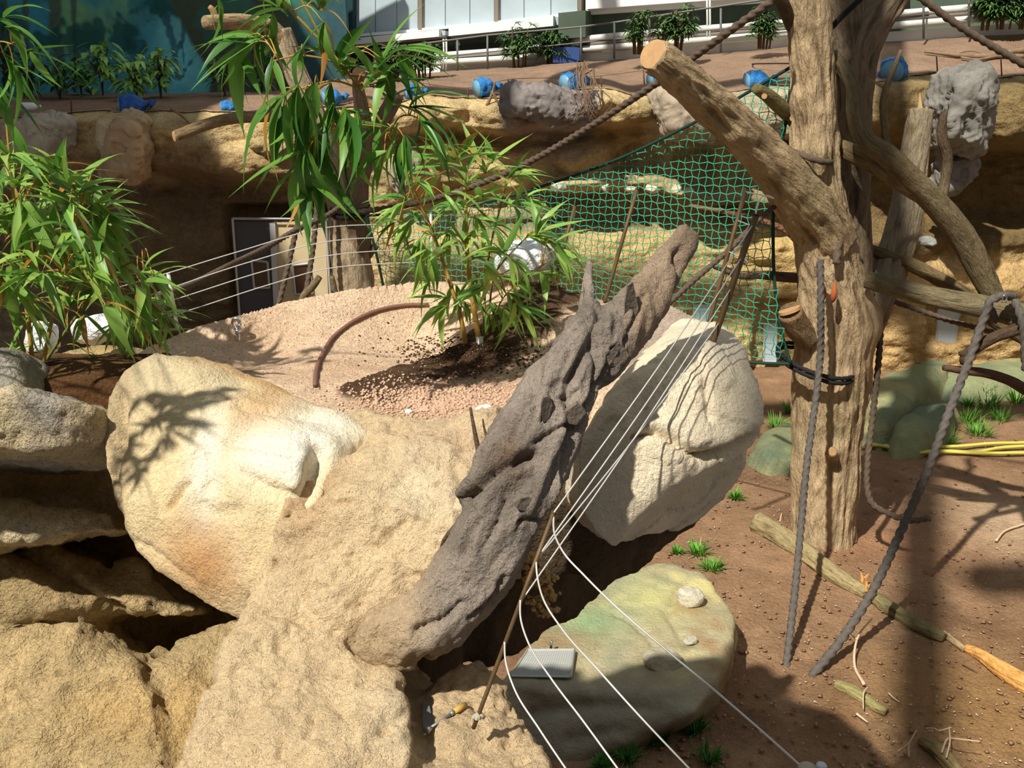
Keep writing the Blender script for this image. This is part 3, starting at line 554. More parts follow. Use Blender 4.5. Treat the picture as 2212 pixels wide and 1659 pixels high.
keep = (over < .22) & (q[:, 1] > front-.10) & ((q[:, 0] > -1.42) | (q[:, 1] > 3.95)) & (q[:, 0] > -1.85) & (q[:, 0] < .86); Fs = Fs[keep[Fs].all(1)]
soil = mesh_ob('planting_soil', V, Fs, M_soil, col=col); struct(soil)
CLOD = True
S_bvh = BVHTree.FromPolygons([tuple(t) for t in V], Fs.tolist())
def on_soil(px, py):
    h = S_bvh.ray_cast(Vector((0, 0, CAMZ)), Vector(ray(px, py)).normalized()); return np.array(h[0]) if h[0] is not None else G(px, py, 4.1)
# bamboo bed soil behind the ledge
lx = np.linspace(-3.6, -1.35, 130); ly = np.linspace(3.25, 4.9, 100); LX_, LY_ = np.meshgrid(lx, ly); q2 = np.stack([LX_, LY_, LX_*0], -1).reshape(-1, 3)
z2 = 4.13 + .02*fbm(q2, 3, 3) + .012*fbm(q2, 16, 3) - sstep(3.95, 4.3, q2[:, 1])*.4 + .05*sstep(3.3, 3.9, q2[:, 1]) - sstep(3.62, 3.5, q2[:, 1])*.12; V2 = np.c_[q2[:, :2], z2]
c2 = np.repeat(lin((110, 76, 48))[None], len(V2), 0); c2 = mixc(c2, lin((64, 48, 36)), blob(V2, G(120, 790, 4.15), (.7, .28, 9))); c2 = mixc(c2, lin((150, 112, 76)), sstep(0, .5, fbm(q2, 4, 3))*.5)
i = np.arange(99)[:, None]*130; j = np.arange(129)[None, :]; F2 = np.stack([i+j, i+j+1, i+131+j, i+130+j], -1).reshape(-1, 4); k2 = (q2[:, 1] > 3.5) & (q2[:, 0] < -1.42) & (q2[:, 1] < 4.2); F2 = F2[k2[F2].all(1)]
bedsoil = mesh_ob('planting_soil', V2, F2, M_soil, col=c2); struct(bedsoil)

# ================================================================== DRIFTWOOD
M_drift = mat('weathered_driftwood', attr=True, rough=.9, spec=.12, n1=(9, .80, 1.14), n2=(70, .82, 1.12), bump=((26, .016, 'n'), (70, .010, 'n'), (170, .005, 'n')))
def limb_hulls(path, rad, n=10):                  # chain of hulls that together make a smooth limb
    H = []; th = np.arange(n)*2*math.pi/n; path = np.asarray(path, float); R = []
    T = np.gradient(path, axis=0); T /= np.linalg.norm(T, axis=1)[:, None]
    for k in range(len(path)):
        u = np.cross(T[k], (0, 1, 0)); u /= np.linalg.norm(u); w_ = np.cross(T[k], u); R.append([path[k] + rad[k]*(math.cos(t)*u + math.sin(t)*w_*.85) for t in th])
    for k in range(len(path)-1): H.append(R[k]+R[k+1])
    return H
main = [(780, 1385, 2.60, 52), (860, 1375, 2.58, 72), (950, 1330, 2.60, 78), (1030, 1230, 2.64, 82), (1085, 1110, 2.68, 86), (1120, 1020, 2.74, 104), (1165, 930, 2.80, 92), (1215, 830, 2.90, 78), (1265, 740, 3.0, 70), (1310, 720, 3.06, 60)]
forkr = [(1250, 790, 2.95, 70), (1310, 735, 3.05, 58), (1365, 680, 3.16, 46), (1405, 625, 3.25, 40), (1440, 570, 3.32, 31), (1470, 525, 3.38, 25), (1482, 503, 3.40, 23)]
forkl = [(1240, 800, 2.92, 50), (1258, 720, 3.02, 38), (1262, 650, 3.12, 25), (1266, 590, 3.2, 16), (1272, 556, 3.24, 10)]
stub1 = [(1290, 760, 2.96, 45), (1302, 722, 3.0, 34), (1306, 706, 3.0, 28)]
flare = [(1100, 1060, 2.70, 80), (1040, 1050, 2.70, 50), (990, 1085, 2.70, 20)]
def lh(L): return limb_hulls([P(a, b, c) for a, b, c, _ in L], [pw(r, c, 4.0) for _, _, c, r in L])
axis = (P(1265, 740, 2.92) - P(1030, 1230, 2.64)); axis /= np.linalg.norm(axis)
def col_dw(V, Nn):
    c = np.repeat(lin((150, 138, 126))[None], len(V), 0); c = mixc(c, lin((118, 108, 98)), sstep(-.1, .4, fbm(V, 4, 4))*.7); c = mixc(c, lin((160, 136, 110)), sstep(4.15, 4.5, V[:, 2])*.7*sstep(P(1330, 700, 3)[0], P(1400, 640, 3)[0], V[:, 0]))
    c = mixc(c, lin((190, 164, 128)), sstep(P(1000, 1300, 2.6)[0], P(820, 1300, 2.6)[0], V[:, 0] + .05*fbm(V, 6, 3))*.85); return mixc(c, lin((96, 70, 46)), blob(V, P(1100, 985, 2.66), (.06, .2, .05))*.7)
me = remesh(hull_mesh(lh(main)+lh(forkr)+lh(forkl)+lh(stub1)+lh(flare)), .0085); V, Ed = get_arr(me); V = smooth(V, Ed, 12); me.vertices.foreach_set('co', V.ravel()); me.update(); Nn = normals(me)
al = V @ axis; Vs = V - np.outer(al, axis)*.80                      # grain runs along the trunk
D = fbm(Vs, 7, 4)*.030 + ridged(Vs+2, 15, 3)*.017 - np.clip(ridged(Vs+8, 6, 2)-.60, 0, 1)*.12 + np.round(fbm(Vs+4, 8, 2)*4)/4*.014 + fbm(V, 26, 3)*.006
me.calc_loop_triangles(); T_ = np.empty(len(me.loop_triangles)*3, np.int32); me.loop_triangles.foreach_get('vertices', T_); bvd = BVHTree.FromPolygons(V.tolist(), T_.reshape(-1, 3).tolist())
for c_, wd, dp in (([(985, 1090), (1040, 1050), (1090, 1010), (1150, 985)], .016, .045), ([(1200, 820), (1180, 870), (1172, 905)], .008, .022), ([(1330, 750), (1300, 820), (1268, 870)], .010, .03), ([(1040, 1190), (1075, 1130), (1092, 1085)], .007, .018), ([(995, 1300), (960, 1335), (900, 1358)], .010, .025), ([(1160, 955), (1200, 930), (1245, 905)], .007, .018),
        ([(1120, 1130), (1140, 1120), (1165, 1128)], .007, .018), ([(1230, 760), (1215, 800), (1200, 850)], .006, .014), ([(1390, 640), (1370, 680), (1345, 740)], .008, .02), ([(1210, 855), (1240, 860), (1250, 845)], .007, .016), ([(1000, 1200), (1012, 1160), (1040, 1120)], .007, .016), ([(1085, 1240), (1060, 1290), (1010, 1330)], .008, .02), ([(1100, 950), (1130, 900), (1150, 850)], .007, .015)):
    D -= dp*np.exp(-(seg_dist(V, seen(bvd, c_))/wd)**2)
for (a, b, c, r) in ((1105, 985, 2.66, .03), (1095, 940, 2.68, .022), (1010, 1250, 2.58, .02), (960, 1270, 2.58, .018)): D -= .022*blob(V, P(a, b, c), (r, .1, r))
V = V + Nn*D[:, None]; me.vertices.foreach_set('co', V.ravel()); me.update(); me.polygons.foreach_set('use_smooth', np.ones(len(me.polygons), bool)); me.materials.clear(); me.materials.append(M_drift); set_col(me, col_dw(V, normals(me)))
dr = thing('driftwood', 'weathered grey driftwood trunk with two prongs leaning up across the rock', 'driftwood', P(860, 1400, 2.6))
me.name = 'trunk'; link(bpy.data.objects.new('trunk', me), dr)
M_bark2 = mat('peeling_bark', base=lin((118, 106, 94)), rough=.9, n1=(20, .8, 1.15), bump=((60, .008, 'n'),))
for k, (a, b, c, w_, h_) in enumerate(((1240, 895, 2.78, 30, 24), (1135, 1085, 2.62, 26, 18), (1330, 770, 2.97, 30, 26), (1362, 668, 3.08, 16, 60), (1180, 880, 2.74, 14, 30))):  # lifted flakes of bark
    ctr = P(a, b, c-.012); mb = MB(); n = 9; pts = []
    for t in range(n):
        th = 2*math.pi*t/n; rr = random.uniform(.7, 1.15); pts.append(ctr + np.array((pw(w_, c)*rr*math.cos(th), .02*math.cos(th)-.01, pw(h_, c)*rr*math.sin(th))))
    mb.hexa(pts, [q_ + np.array((0, .03, 0)) for q_ in pts]); mb.build('bark_flake', M_bark2, dr, False)
for pts, r0 in (([(1035, 980, 2.95), (1025, 930, 2.96), (1016, 880, 2.98)], 5), ([(1010, 1115, 2.72), (980, 1140, 2.70), (955, 1175, 2.70), (952, 1188, 2.70)], 5), ([(1055, 955, 2.95), (1045, 920, 2.97), (1043, 905, 2.97)], 3)):
    mb = MB(); Q = spline(PX(*pts), 14); mb.tube(Q, np.linspace(pw(r0*1.3, 2.8), pw(r0*.6, 2.8), 14), 7); mb.build('twig', M_drift, dr, col=np.repeat(lin((110, 92, 74))[None], 14*7, 0))
# ================================================================== TREES
M_bark = mat('furrowed_bark', attr=True, rough=.93, spec=.08, n1=(5, .88, 1.2), n2=(40, .84, 1.25), bump=((26, .045, 'n'), (75, .014, 'n')), vec='Bark', stretch=(1, 1, .22))
M_cut = mat('sawn_wood', base=lin((184, 146, 104)), rough=.8, n1=(12, .85, 1.12), bump=((40, .004, 'n'),))
def bark_limb(pts, seed, step=.05, n=40, amp=.020, c0=(158, 136, 104), c1=(112, 94, 70), knots=(), flat=0, cap=True, Yr=None):
    """pts = (px, py, Y, half width in photo px) -> verts, faces, colours of a furrowed limb"""
    Q = np.array([np.r_[P(a, b, c), pw(r, c, P(a, b, c)[2])] for a, b, c, r in pts])
    Ln = np.linalg.norm(np.diff(Q[:, :3], axis=0), axis=1).sum(); m_ = max(6, int(Ln/step)); S = spline(Q, m_)
    path, rad = S[:, :3], np.maximum(S[:, 3], .006)
    V, F = tube(path, rad, n, cap)
    L = np.repeat(np.r_[0, np.cumsum(np.linalg.norm(np.diff(path, axis=0), axis=1))], n); th = np.tile(np.arange(n)*2*math.pi/n, m_); R = np.repeat(rad, n)
    k = np.minimum(1, R/.18)
    U = np.stack([np.cos(th)*R*26/np.maximum(k, .35), np.sin(th)*R*26/np.maximum(k, .35), L*5.5/np.maximum(k, .3)], 1) + seed*13.7
    rg = ridged(U*np.array((.5, .5, .42)), 1, 2); big = fbm(np.stack([np.cos(th)*1.2, np.sin(th)*1.2, L*1.4], 1)+seed*5, 1, 3)
    D = k*(amp*rg + R*.16*big)
    ctr = np.repeat(path, n, 0); Nn = V-ctr; Nn /= np.linalg.norm(Nn, axis=1)[:, None]+1e-9
    for (a, b, c, r, h) in knots: D += h*np.exp(-(np.linalg.norm(V-P(a, b, c), axis=1)/r)**2)
    V = V + Nn*D[:, None]
    col = np.repeat(lin(c0)[None], len(V), 0); col = mixc(col, lin(c1), sstep(.25, -.45, rg)*.9); col = mixc(col, lin((126, 118, 84)), sstep(.1, .6, fbm(V, 1.6, 3))*.35)
    return V, F, col, np.c_[np.cos(th)*R+seed*3.1, np.sin(th)*R, L]
def set_vec(o, B_):
    a_ = o.data.attributes.new('Bark', 'FLOAT_VECTOR', 'POINT'); a_.data.foreach_set('vector', np.asarray(B_, np.float32).ravel()); return o
def bark_ob(name, parts, parent):
    mb = MB(); cc = []; bb = []
    for V, F, c, b_ in parts: mb.add(V, F); cc.append(c); bb.append(b_)
    return set_vec(mb.build(name, M_bark, parent, col=np.vstack(cc)), np.vstack(bb))
def cut_face(a, b, Y, rpx, d, parent, nm='cut_face', ring=True):
    c = P(a, b, Y); r = pw(rpx, Y, c[2]); d = np.asarray(d, float); d /= np.linalg.norm(d); mb = MB(); mb.tube([c-d*.03, c+d*.004, c+d*.006], [r, r, r*.92], 20); return mb.build(nm, M_cut, parent, False)

# ---- the big climbing tree
tree = thing('climbing_tree', 'big furrowed tree trunk with sawn limbs rising from the brown enclosure floor', 'tree', G(1778, 1172))
trunk = [bark_limb([(1776, 1215, 10.75, 63), (1776, 1170, 10.75, 62), (1778, 1100, 10.75, 64), (1786, 1000, 10.75, 69), (1790, 900, 10.75, 72), (1795, 790, 10.7, 76), (1800, 700, 10.65, 78), (1790, 600, 10.6, 68), (1775, 510, 10.5, 58), (1766, 430, 10.4, 52), (1762, 340, 10.35, 47), (1757, 214, 10.3, 44), (1750, 100, 10.25, 44), (1745, 0, 10.2, 44), (1742, -60, 10.2, 44)],
                   1, .026, 150, .034, knots=((1795, 975, 10.4, .10, .05), (1720, 220, 10.2, .12, .03), (1860, 690, 10.6, .25, .10), (1760, 200, 10.0, .1, .03), (1770, 330, 10.1, .12, .04)), c0=(180, 157, 124), c1=(122, 102, 77))]
bark_ob('trunk', trunk, tree)
back = [bark_limb([(1830, 700, 10.95, 52), (1838, 600, 10.95, 42), (1840, 500, 10.95, 36), (1842, 400, 10.98, 35), (1842, 300, 11.0, 37), (1842, 200, 11.05, 39), (1848, 110, 11.1, 46), (1878, 50, 11.15, 42), (1915, -5, 11.2, 42), (1950, -60, 11.25, 42)], 2, .035, 110, .032, c0=(124, 108, 88), c1=(84, 72, 58))]
back += [bark_limb([(1838, 130, 11.08, 40), (1826, 40, 11.05, 34), (1815, -50, 11.0, 34)], 3, .04, 84, .028, c0=(118, 104, 86), c1=(80, 70, 56))]
bark_ob('rear_stem', back, tree)
bark_ob('sawn_limb', [bark_limb([(1790, 520, 10.55, 62), (1762, 470, 10.4, 62), (1722, 415, 10.2, 56), (1668, 350, 9.95, 48), (1600, 285, 9.7, 44), (1530, 220, 9.45, 40), (1470, 165, 9.2, 37), (1432, 134, 9.05, 35), (1413, 119, 9.0, 34)], 4, .028, 104, .028, c0=(172, 149, 116), c1=(116, 98, 73), knots=((1590, 290, 9.5, .09, .05),))], tree)
cut_face(1411, 117, 8.98, 33, P(1411, 117, 8.98)-P(1455, 152, 9.2), tree)
bark_ob('broken_stem', [bark_limb([(1868, 730, 10.85, 30), (1888, 660, 10.95, 36), (1918, 590, 11.1, 36), (1945, 510, 11.25, 33), (1962, 430, 11.4, 31), (1974, 340, 11.5, 29), (1985, 270, 11.55, 26), (1990, 238, 11.58, 24)], 5, .035, 76, .022, c0=(140, 126, 104))], tree)
mb = MB()
for (a, b, t, r) in ((1988, 236, 200, 6), (2002, 246, 230, 8), (1978, 250, 236, 5), (2008, 256, 240, 5)): mb.tube([P(a, b+20, 11.55), P(a, b, 11.55), P(a-1, t, 11.55)], [pw(r*1.4, 11.55), pw(r, 11.55), .004], 6)
mb.build('splinter', mat('split_wood', base=lin((196, 164, 122)), rough=.9), tree, False)
bark_ob('curved_branch', [bark_limb([(1800, 118, 10.35, 12), (1822, 148, 10.2, 14), (1843, 195, 10.05, 16), (1848, 250, 9.95, 18), (1868, 300, 9.9, 20), (1915, 335, 9.9, 23), (1968, 385, 9.95, 25), (2030, 448, 10.0, 27), (2085, 520, 10.05, 27), (2122, 590, 10.05, 25), (2150, 650, 10.05, 22)], 6, .045, 30, .013, c0=(112, 98, 74), c1=(76, 66, 48))], tree)
bark_ob('curved_branch', [bark_limb([(1810, 318, 10.6, 18), (1850, 335, 10.3, 20), (1895, 358, 10.1, 20), (1945, 392, 10.0, 20), (2000, 430, 10.0, 16)], 7, .045, 30, .013, c0=(128, 110, 78), c1=(88, 76, 52))], tree)
bark_ob('thin_branch', [bark_limb([(1918, 345, 9.95, 8), (1912, 280, 9.95, 8), (1910, 210, 9.9, 8), (1922, 170, 9.85, 6), (1938, 130, 9.8, 5), (1946, 108, 9.8, 3)], 8, .04, 16, .006, c0=(120, 106, 84), c1=(90, 78, 60)),
                        bark_limb([(1912, 190, 9.9, 4), (1895, 180, 9.9, 3), (1880, 172, 9.9, 1.5)], 8, .04, 10, .003)], tree)
bark_ob('thin_branch', [bark_limb([(2030, 440, 10.05, 12), (2042, 390, 10.1, 11), (2046, 335, 10.1, 11), (2036, 300, 10.1, 11), (2036, 260, 10.1, 9), (2044, 236, 10.1, 4)], 9, .04, 18, .008, c0=(92, 76, 60), c1=(64, 52, 42))], tree)
bark_ob('cross_branch', [bark_limb([(1872, 604, 10.35, 18), (1930, 620, 10.2, 20), (2000, 638, 10.1, 21), (2080, 654, 10.0, 23), (2150, 668, 9.95, 26), (2212, 684, 9.9, 28), (2300, 705, 9.8, 28)], 10, .045, 34, .012, c0=(122, 110, 84), c1=(82, 72, 52))], tree)
bark_ob('dark_branch', [bark_limb([(1880, 540, 11.1, 12), (1970, 572, 11.0, 15), (2030, 604, 10.9, 15), (2090, 640, 10.8, 16), (2150, 690, 10.7, 18), (2230, 735, 10.6, 18)], 11, .05, 24, .010, c0=(108, 92, 66), c1=(70, 58, 42))], tree)
bark_ob('dark_branch', [bark_limb([(1740, 602, 10.65, 10), (1690, 598, 10.9, 11), (1640, 594, 11.2, 9), (1600, 596, 11.4, 7), (1560, 580, 11.6, 7), (1545, 576, 11.7, 6)], 12, .05, 20, .010, c0=(96, 76, 62), c1=(66, 50, 42))], tree)
bark_ob('limb_stub', [bark_limb([(1745, 735, 10.45, 24), (1722, 705, 10.35, 26), (1706, 672, 10.25, 26)], 13, .03, 30, .010, c0=(136, 112, 84))], tree)
cut_face(1705, 668, 10.25, 24, (-.35, .1, .9), tree)
bark_ob('limb_stub', [bark_limb([(1790, 985, 10.45, 14), (1796, 978, 10.3, 12), (1798, 976, 10.2, 11)], 14, .02, 20, .006)], tree); cut_face(1798, 976, 10.19, 9, (0, -1, .2), tree)
bark_ob('side_branch', [bark_limb([(1735, 280, 10.55, 15), (1715, 258, 10.5, 16), (1685, 230, 10.35, 16), (1655, 204, 10.2, 14), (1632, 190, 10.1, 11)], 15, .03, 22, .009, c0=(122, 112, 76), c1=(86, 78, 54))], tree)
cut_face(1651, 208, 10.05, 6, (-.2, -1, 0), tree); cut_face(1712, 256, 10.3, 6, (-.2, -1, 0), tree)
bark_ob('side_branch', [bark_limb([(1712, 56, 10.2, 15), (1700, 28, 10.1, 14), (1690, 5, 10.0, 14), (1668, -40, 9.9, 14)], 16, .04, 22, .009, c0=(92, 78, 62), c1=(66, 56, 44))], tree)
bark_ob('thin_branch', [bark_limb([(1735, 535, 10.75, 8), (1700, 500, 11.0, 7), (1660, 482, 11.3, 7), (1600, 466, 11.6, 6), (1550, 455, 11.9, 5), (1490, 444, 12.2, 4)], 17, .05, 12, .005, c0=(132, 92, 70), c1=(96, 66, 50))], tree)
for a, b, w_, h_ in ((1779, 634, 5, 18), (1800, 632, 7, 24)):
    mb = MB(); c = P(a, b, 10.1); mb.tube(spline([c+np.array((0, .0, -pw(h_, 10))), c+np.array((.0, -.03, 0)), c+np.array((0, 0, pw(h_, 10)))], 8), [.004, pw(w_, 10)*.7, pw(w_, 10), pw(w_, 10), pw(w_, 10), pw(w_, 10)*.8, pw(w_, 10)*.6, .004], 8); mb.build('bark_scar', mat('bare_red_wood', base=lin((168, 92, 56)), rough=.9), tree)

# ---- the dead branches lying against its far side
b2 = thing('fallen_branch', 'dark crooked branch hanging under the bare cross branch, its tip bent down', 'branch', P(2150, 745, 9.6))
bark_ob('stem', [bark_limb([(2072, 762, 9.6, 4), (2086, 765, 9.6, 11), (2106, 752, 9.6, 12), (2150, 728, 9.65, 12), (2195, 712, 9.7, 13), (2260, 690, 9.75, 14)], 21, .04, 18, .009, c0=(84, 68, 54), c1=(58, 46, 38)), bark_limb([(2088, 766, 9.6, 10), (2082, 780, 9.6, 10), (2080, 788, 9.6, 5)], 22, .03, 14, .006, c0=(84, 68, 54))], b2)
b3 = thing('fallen_branch', 'dark broken branch with a reddish tip reaching in low over the green mound', 'branch', P(2120, 805, 10.5))
bark_ob('stem', [bark_limb([(2038, 794, 10.5, 6), (2080, 800, 10.5, 9), (2130, 806, 10.5, 10), (2180, 822, 10.5, 11), (2230, 850, 10.5, 12), (2300, 880, 10.5, 12)], 23, .04, 18, .012, c0=(98, 76, 62), c1=(62, 48, 40))], b3)
b4 = thing('fallen_branch', 'long thin bleached branch lying on the mulch terrace beside the rock lip', 'branch', P(2140, 130, 18.5))
def brt(pts, r0, r1, n=8):
    m_ = MB(); Q = spline([(t := on_terrace(a, b)) + np.array((0, 0, .06)) for a, b in pts], 24); m_.tube(Q, np.linspace(r0, r1, 24), n, fn=lambda t, l, r: 1+.15*np.sin(t*2+l*5)); return m_
M_dead = mat('bleached_dead_wood', base=lin((140, 116, 92)), rough=.9, n1=(8, .7, 1.2))
brt(((1996, 118), (2060, 126), (2130, 128), (2200, 118), (2300, 106)), .03, .075).build('stem', M_dead, b4); brt(((2075, 131), (2110, 136), (2160, 128), (2210, 128)), .02, .04).build('fork', M_dead, b4); brt(((2060, 124), (2100, 117), (2118, 122)), .018, .012).build('twig', M_dead, b4)

# ---- the middle tree
t2 = thing('forked_tree', 'forked tree with a sawn level limb standing behind the planted mound', 'tree', G(762, 790))
MT = 13.4
gry, gr2 = (166, 148, 122), (116, 100, 80)
bark_ob('trunk', [bark_limb([(765, 800, MT, 46), (766, 700, MT, 44), (764, 620, MT, 42), (758, 560, MT, 40), (748, 500, MT, 34), (738, 450, MT, 27), (722, 390, MT, 23), (706, 330, MT, 22), (688, 270, MT, 22), (664, 210, MT, 22), (636, 150, MT, 23), (618, 100, MT, 24), (606, 66, MT, 22)], 31, .045, 70, .024, c0=gry, c1=gr2)], t2)
bark_ob('second_stem', [bark_limb([(768, 540, MT, 36), (768, 470, MT, 30), (772, 410, MT, 24), (783, 350, MT, 22), (788, 300, MT-.05, 20), (780, 230, MT-.1, 15), (774, 190, MT-.1, 12), (773, 160, MT-.1, 11)], 32, .045, 56, .02, c0=(128, 108, 88), c1=(88, 72, 58))], t2)
cut_face(772, 155, MT-.12, 11, (-.1, -.8, .5), t2)
bark_ob('second_stem', [bark_limb([(786, 335, MT, 18), (812, 290, MT+.1, 18), (838, 240, MT+.2, 17), (856, 206, MT+.3, 17)], 33, .06, 30, .014, c0=(128, 112, 92), c1=(88, 76, 60))], t2)
bark_ob('level_limb', [bark_limb([(612, 92, MT, 24), (590, 64, MT-.1, 18), (550, 52, MT-.3, 17), (500, 47, MT-.6, 16), (460, 48, MT-.8, 15), (445, 49, MT-.9, 14)], 34, .05, 34, .014, c0=(170, 146, 112), c1=(124, 104, 78)), bark_limb([(466, 40, MT-.75, 8), (460, 22, MT-.75, 7), (452, 14, MT-.75, 5)], 35, .04, 14, .006, c0=(170, 130, 96))], t2)
bark_ob('side_branch', [bark_limb([(706, 300, MT, 18), (660, 258, MT, 16), (600, 250, MT-.3, 14), (540, 252, MT-.6, 12), (470, 262, MT-.9, 12), (420, 278, MT-1.1, 12), (378, 294, MT-1.2, 11)], 36, .05, 28, .012, c0=(140, 120, 90), c1=(100, 84, 62))], t2)
cut_face(376, 295, MT-1.21, 11, (-.6, -.4, -.1), t2)
for pts in ([(690, 598, MT-.8, 7), (676, 618, MT-.8, 8), (656, 640, MT-.8, 8), (650, 660, MT-.8, 8)], [(716, 596, MT-.6, 6), (722, 622, MT-.6, 6), (728, 660, MT-.6, 6)], [(812, 530, MT, 8), (790, 560, MT, 8), (760, 590, MT, 9), (735, 630, MT, 9)]):
    b5 = thing('log_stub', {690: 'short round log stub leaning in front of the second door pane', 716: 'short capped wooden post beside the foot of the forked tree', 812: 'thin grey branch leaning across the foot of the forked tree'}[pts[0][0]], 'log', P(*pts[-1][:3]))
    bark_ob('stem', [bark_limb(pts, 37+pts[0][0], .04, 14, .006, c0=(122, 106, 82), c1=(88, 76, 58))], b5)

# ================================================================== ROPES AND STRAPS
M_rope = mat('brown_twisted_rope', base=lin((96, 82, 70)), rough=.95, n1=(30, .75, 1.2)); M_ropeg = mat('grey_twisted_rope', base=lin((96, 90, 84)), rough=.95, n1=(30, .75, 1.2)); M_strap = mat('black_webbing', base=lin((38, 36, 36)), rough=.8)
def rope_mesh(pts, rpx, tight=True):
    Q = np.array([P(*t) for t in pts]); L = np.linalg.norm(np.diff(Q, axis=0), axis=1).sum(); r = pw(rpx, np.mean([t[2] for t in pts]), 3); n = int(min(800, max(30, L/(r*.5))))
    mb = MB(); S = spline(Q, n); mb.tube(S, r, 12, fn=lambda th, l, rr: 1 + .20*np.cos(3*(th - l/(r*1.25)))); return mb
def rope(pts, rpx, label, name='rope', m=None, cat='rope', group=None): o = rope_mesh(pts, rpx).build(name, m or M_rope); return tag(o, label, cat, group)
Yt = 10.0
rope([(1772, 560, 9.95), (1773, 660, 9.88), (1771, 780, 9.93), (1757, 900, 9.75), (1742, 1010, 9.5), (1732, 1120, 9.3), (1716, 1290, 8.75), (1697, 1450, 8.15)], 7.5, 'grey rope running down the front of the big trunk into the earth', m=M_ropeg)
rope([(2190, 642, 9.75), (2165, 640, 9.62), (2140, 650, 9.58), (2128, 680, 9.58), (2100, 760, 9.5), (2050, 890, 9.3), (2010, 1000, 9.1), (1950, 1140, 8.85), (1880, 1285, 8.5), (1800, 1405, 8.2), (1752, 1462, 8.0)], 9, 'thick grey rope looped over the bare cross branch and slanting to the earth', m=M_ropeg)
rope([(2140, 668, 9.72), (2150, 690, 9.9), (2152, 650, 10.1)], 8, 'short doubled rope turn hanging under the cross branch', m=M_ropeg)
rope([(2192, 648, 9.7), (2204, 680, 9.6), (2212, 740, 9.6), (2216, 800, 9.6)], 8, 'rope end dropping past the tip of the cross branch', m=M_ropeg)
rope([(1904, 690, 10.9), (1898, 780, 10.7), (1885, 900, 10.5), (1874, 1000, 10.35), (1873, 1050, 10.3), (1882, 1085, 10.25), (1920, 1110, 10.2), (1965, 1124, 10.15), (2008, 1120, 10.2)], 6.5, 'dark rope hanging from the broken stem with its end curled on the earth')
rope([(1932, 652, 10.6), (1980, 668, 10.5), (2050, 692, 10.4), (2110, 708, 10.3), (2160, 722, 10.2)], 5.5, 'thin dark rope tied below the cross branch in front of the pale window')
rope([(1680, -6, 9.7), (1600, 50, 9.9), (1480, 136, 10.4), (1420, 178, 10.7), (1280, 270, 11.3), (1130, 356, 12.0), (1000, 410, 12.6), (880, 442, 13.0), (775, 458, 13.15)], 6.5, 'long sagging rope slung between the big tree and the forked tree')
rope([(1985, -8, 9.6), (2060, 48, 9.6), (2140, 98, 9.6), (2212, 140, 9.6), (2260, 170, 9.6)], 7, 'slanting rope crossing the white wall and terrace past the big tree')
rope([(1700, 424, 10.2), (1640, 474, 10.0), (1580, 535, 9.8), (1500, 605, 9.6), (1440, 660, 9.4)], 5.5, 'dark rope slanting from the big trunk down behind the wire posts')
rope([(1818, 380, 10.5), (1816, 440, 10.45), (1812, 520, 10.2), (1806, 570, 10.12)], 8, 'thick braided rope lying in the groove between the two stems')
def ring(cx, cy0, cy1, hw, Yf, hd, rpx, m, label, name, turns=1, cat='rope'):
    mb = MB(); z0, x0 = P(cx-hw, cy0, Yf)[2], P(cx-hw, cy0, Yf)[0]; z1, x1 = P(cx+hw, cy1, Yf)[2], P(cx+hw, cy1, Yf)[0]; xc = (x0+x1)/2; hwm = (x1-x0)/2; r = pw(rpx, Yf)
    for k in range(turns):
        Q = [(xc-hwm*math.cos(t), Yf+hd-hd*math.sin(t), z0+(z1-z0)*(1-math.cos(t))/2 - k*r*2.2 - .05*math.sin(t)) for t in np.linspace(-.25*math.pi-.6, 2*math.pi-.25*math.pi-.6, 70)]
        mb.tube(Q, r, 10, fn=lambda th, l, rr: 1+.16*np.cos(3*(th-l/(r*1.9))))
    return tag(mb.build(name, m), label, cat)
ring(1761, 318, 350, 52, 9.98, .36, 6.5, M_rope, 'brown rope tied round the front stem at the fork', 'rope')
ring(1790, 788, 822, 80, 10.12, .50, 5, M_strap, 'black doubled strap round the big trunk holding the net corner', 'strap', 2, 'strap')
ring(748, 452, 452, 40, MT-.28, .30, 5, M_strap, 'black strap round the fork of the second tree', 'strap', 2, 'strap')
mb = MB(); mb.tube(spline(PX((1790, 66, 10.6), (1820, 34, 10.55), (1862, -6, 10.5), (1890, -40, 10.5)), 12), pw(6, 10.5), 8); tag(mb.build('strap', M_strap), 'black strap slanting between the two stems at the top of the tree', 'strap')
rope([(742, 442, 13.0), (700, 470, 12.6), (640, 497, 12.0), (584, 530, 11.4), (500, 572, 10.4), (420, 612, 9.4), (340, 644, 8.4)], 6, 'brown twisted rope slanting from the forked tree across both doors')
rope([(655, 400, 12.9), (645, 470, 12.8), (630, 540, 12.7), (614, 610, 12.6), (600, 665, 12.5)], 5.5, 'dark rope hanging in front of the beige door, nearer its white edge')
rope([(690, 390, 13.0), (684, 450, 12.9), (678, 520, 12.8), (668, 590, 12.7), (658, 650, 12.6)], 5.5, 'brown rope hanging in front of the beige door pane')
M_chrome = mat('bright_metal', base=(.8, .82, .85), rough=.22, metal=1.0)
def shackle(px, py, Y, h, label):
    mb = MB(); c = P(px, py, Y); hh = pw(h, Y, c[2]); mb.tube([c+np.array((-.35*hh, 0, -hh)), c+np.array((-.4*hh, 0, .3*hh)), c+np.array((0, 0, .9*hh)), c+np.array((.4*hh, 0, .3*hh)), c+np.array((.35*hh, 0, -hh))], hh*.16, 8); r = thing('shackle', label, 'shackle', c)
    mb.build('bow', M_chrome, r); mb = MB(); mb.tube([c+np.array((-.6*hh, 0, -hh*.8)), c+np.array((.6*hh, 0, -hh*.8))], hh*.14, 8); mb.build('pin', M_chrome, r)
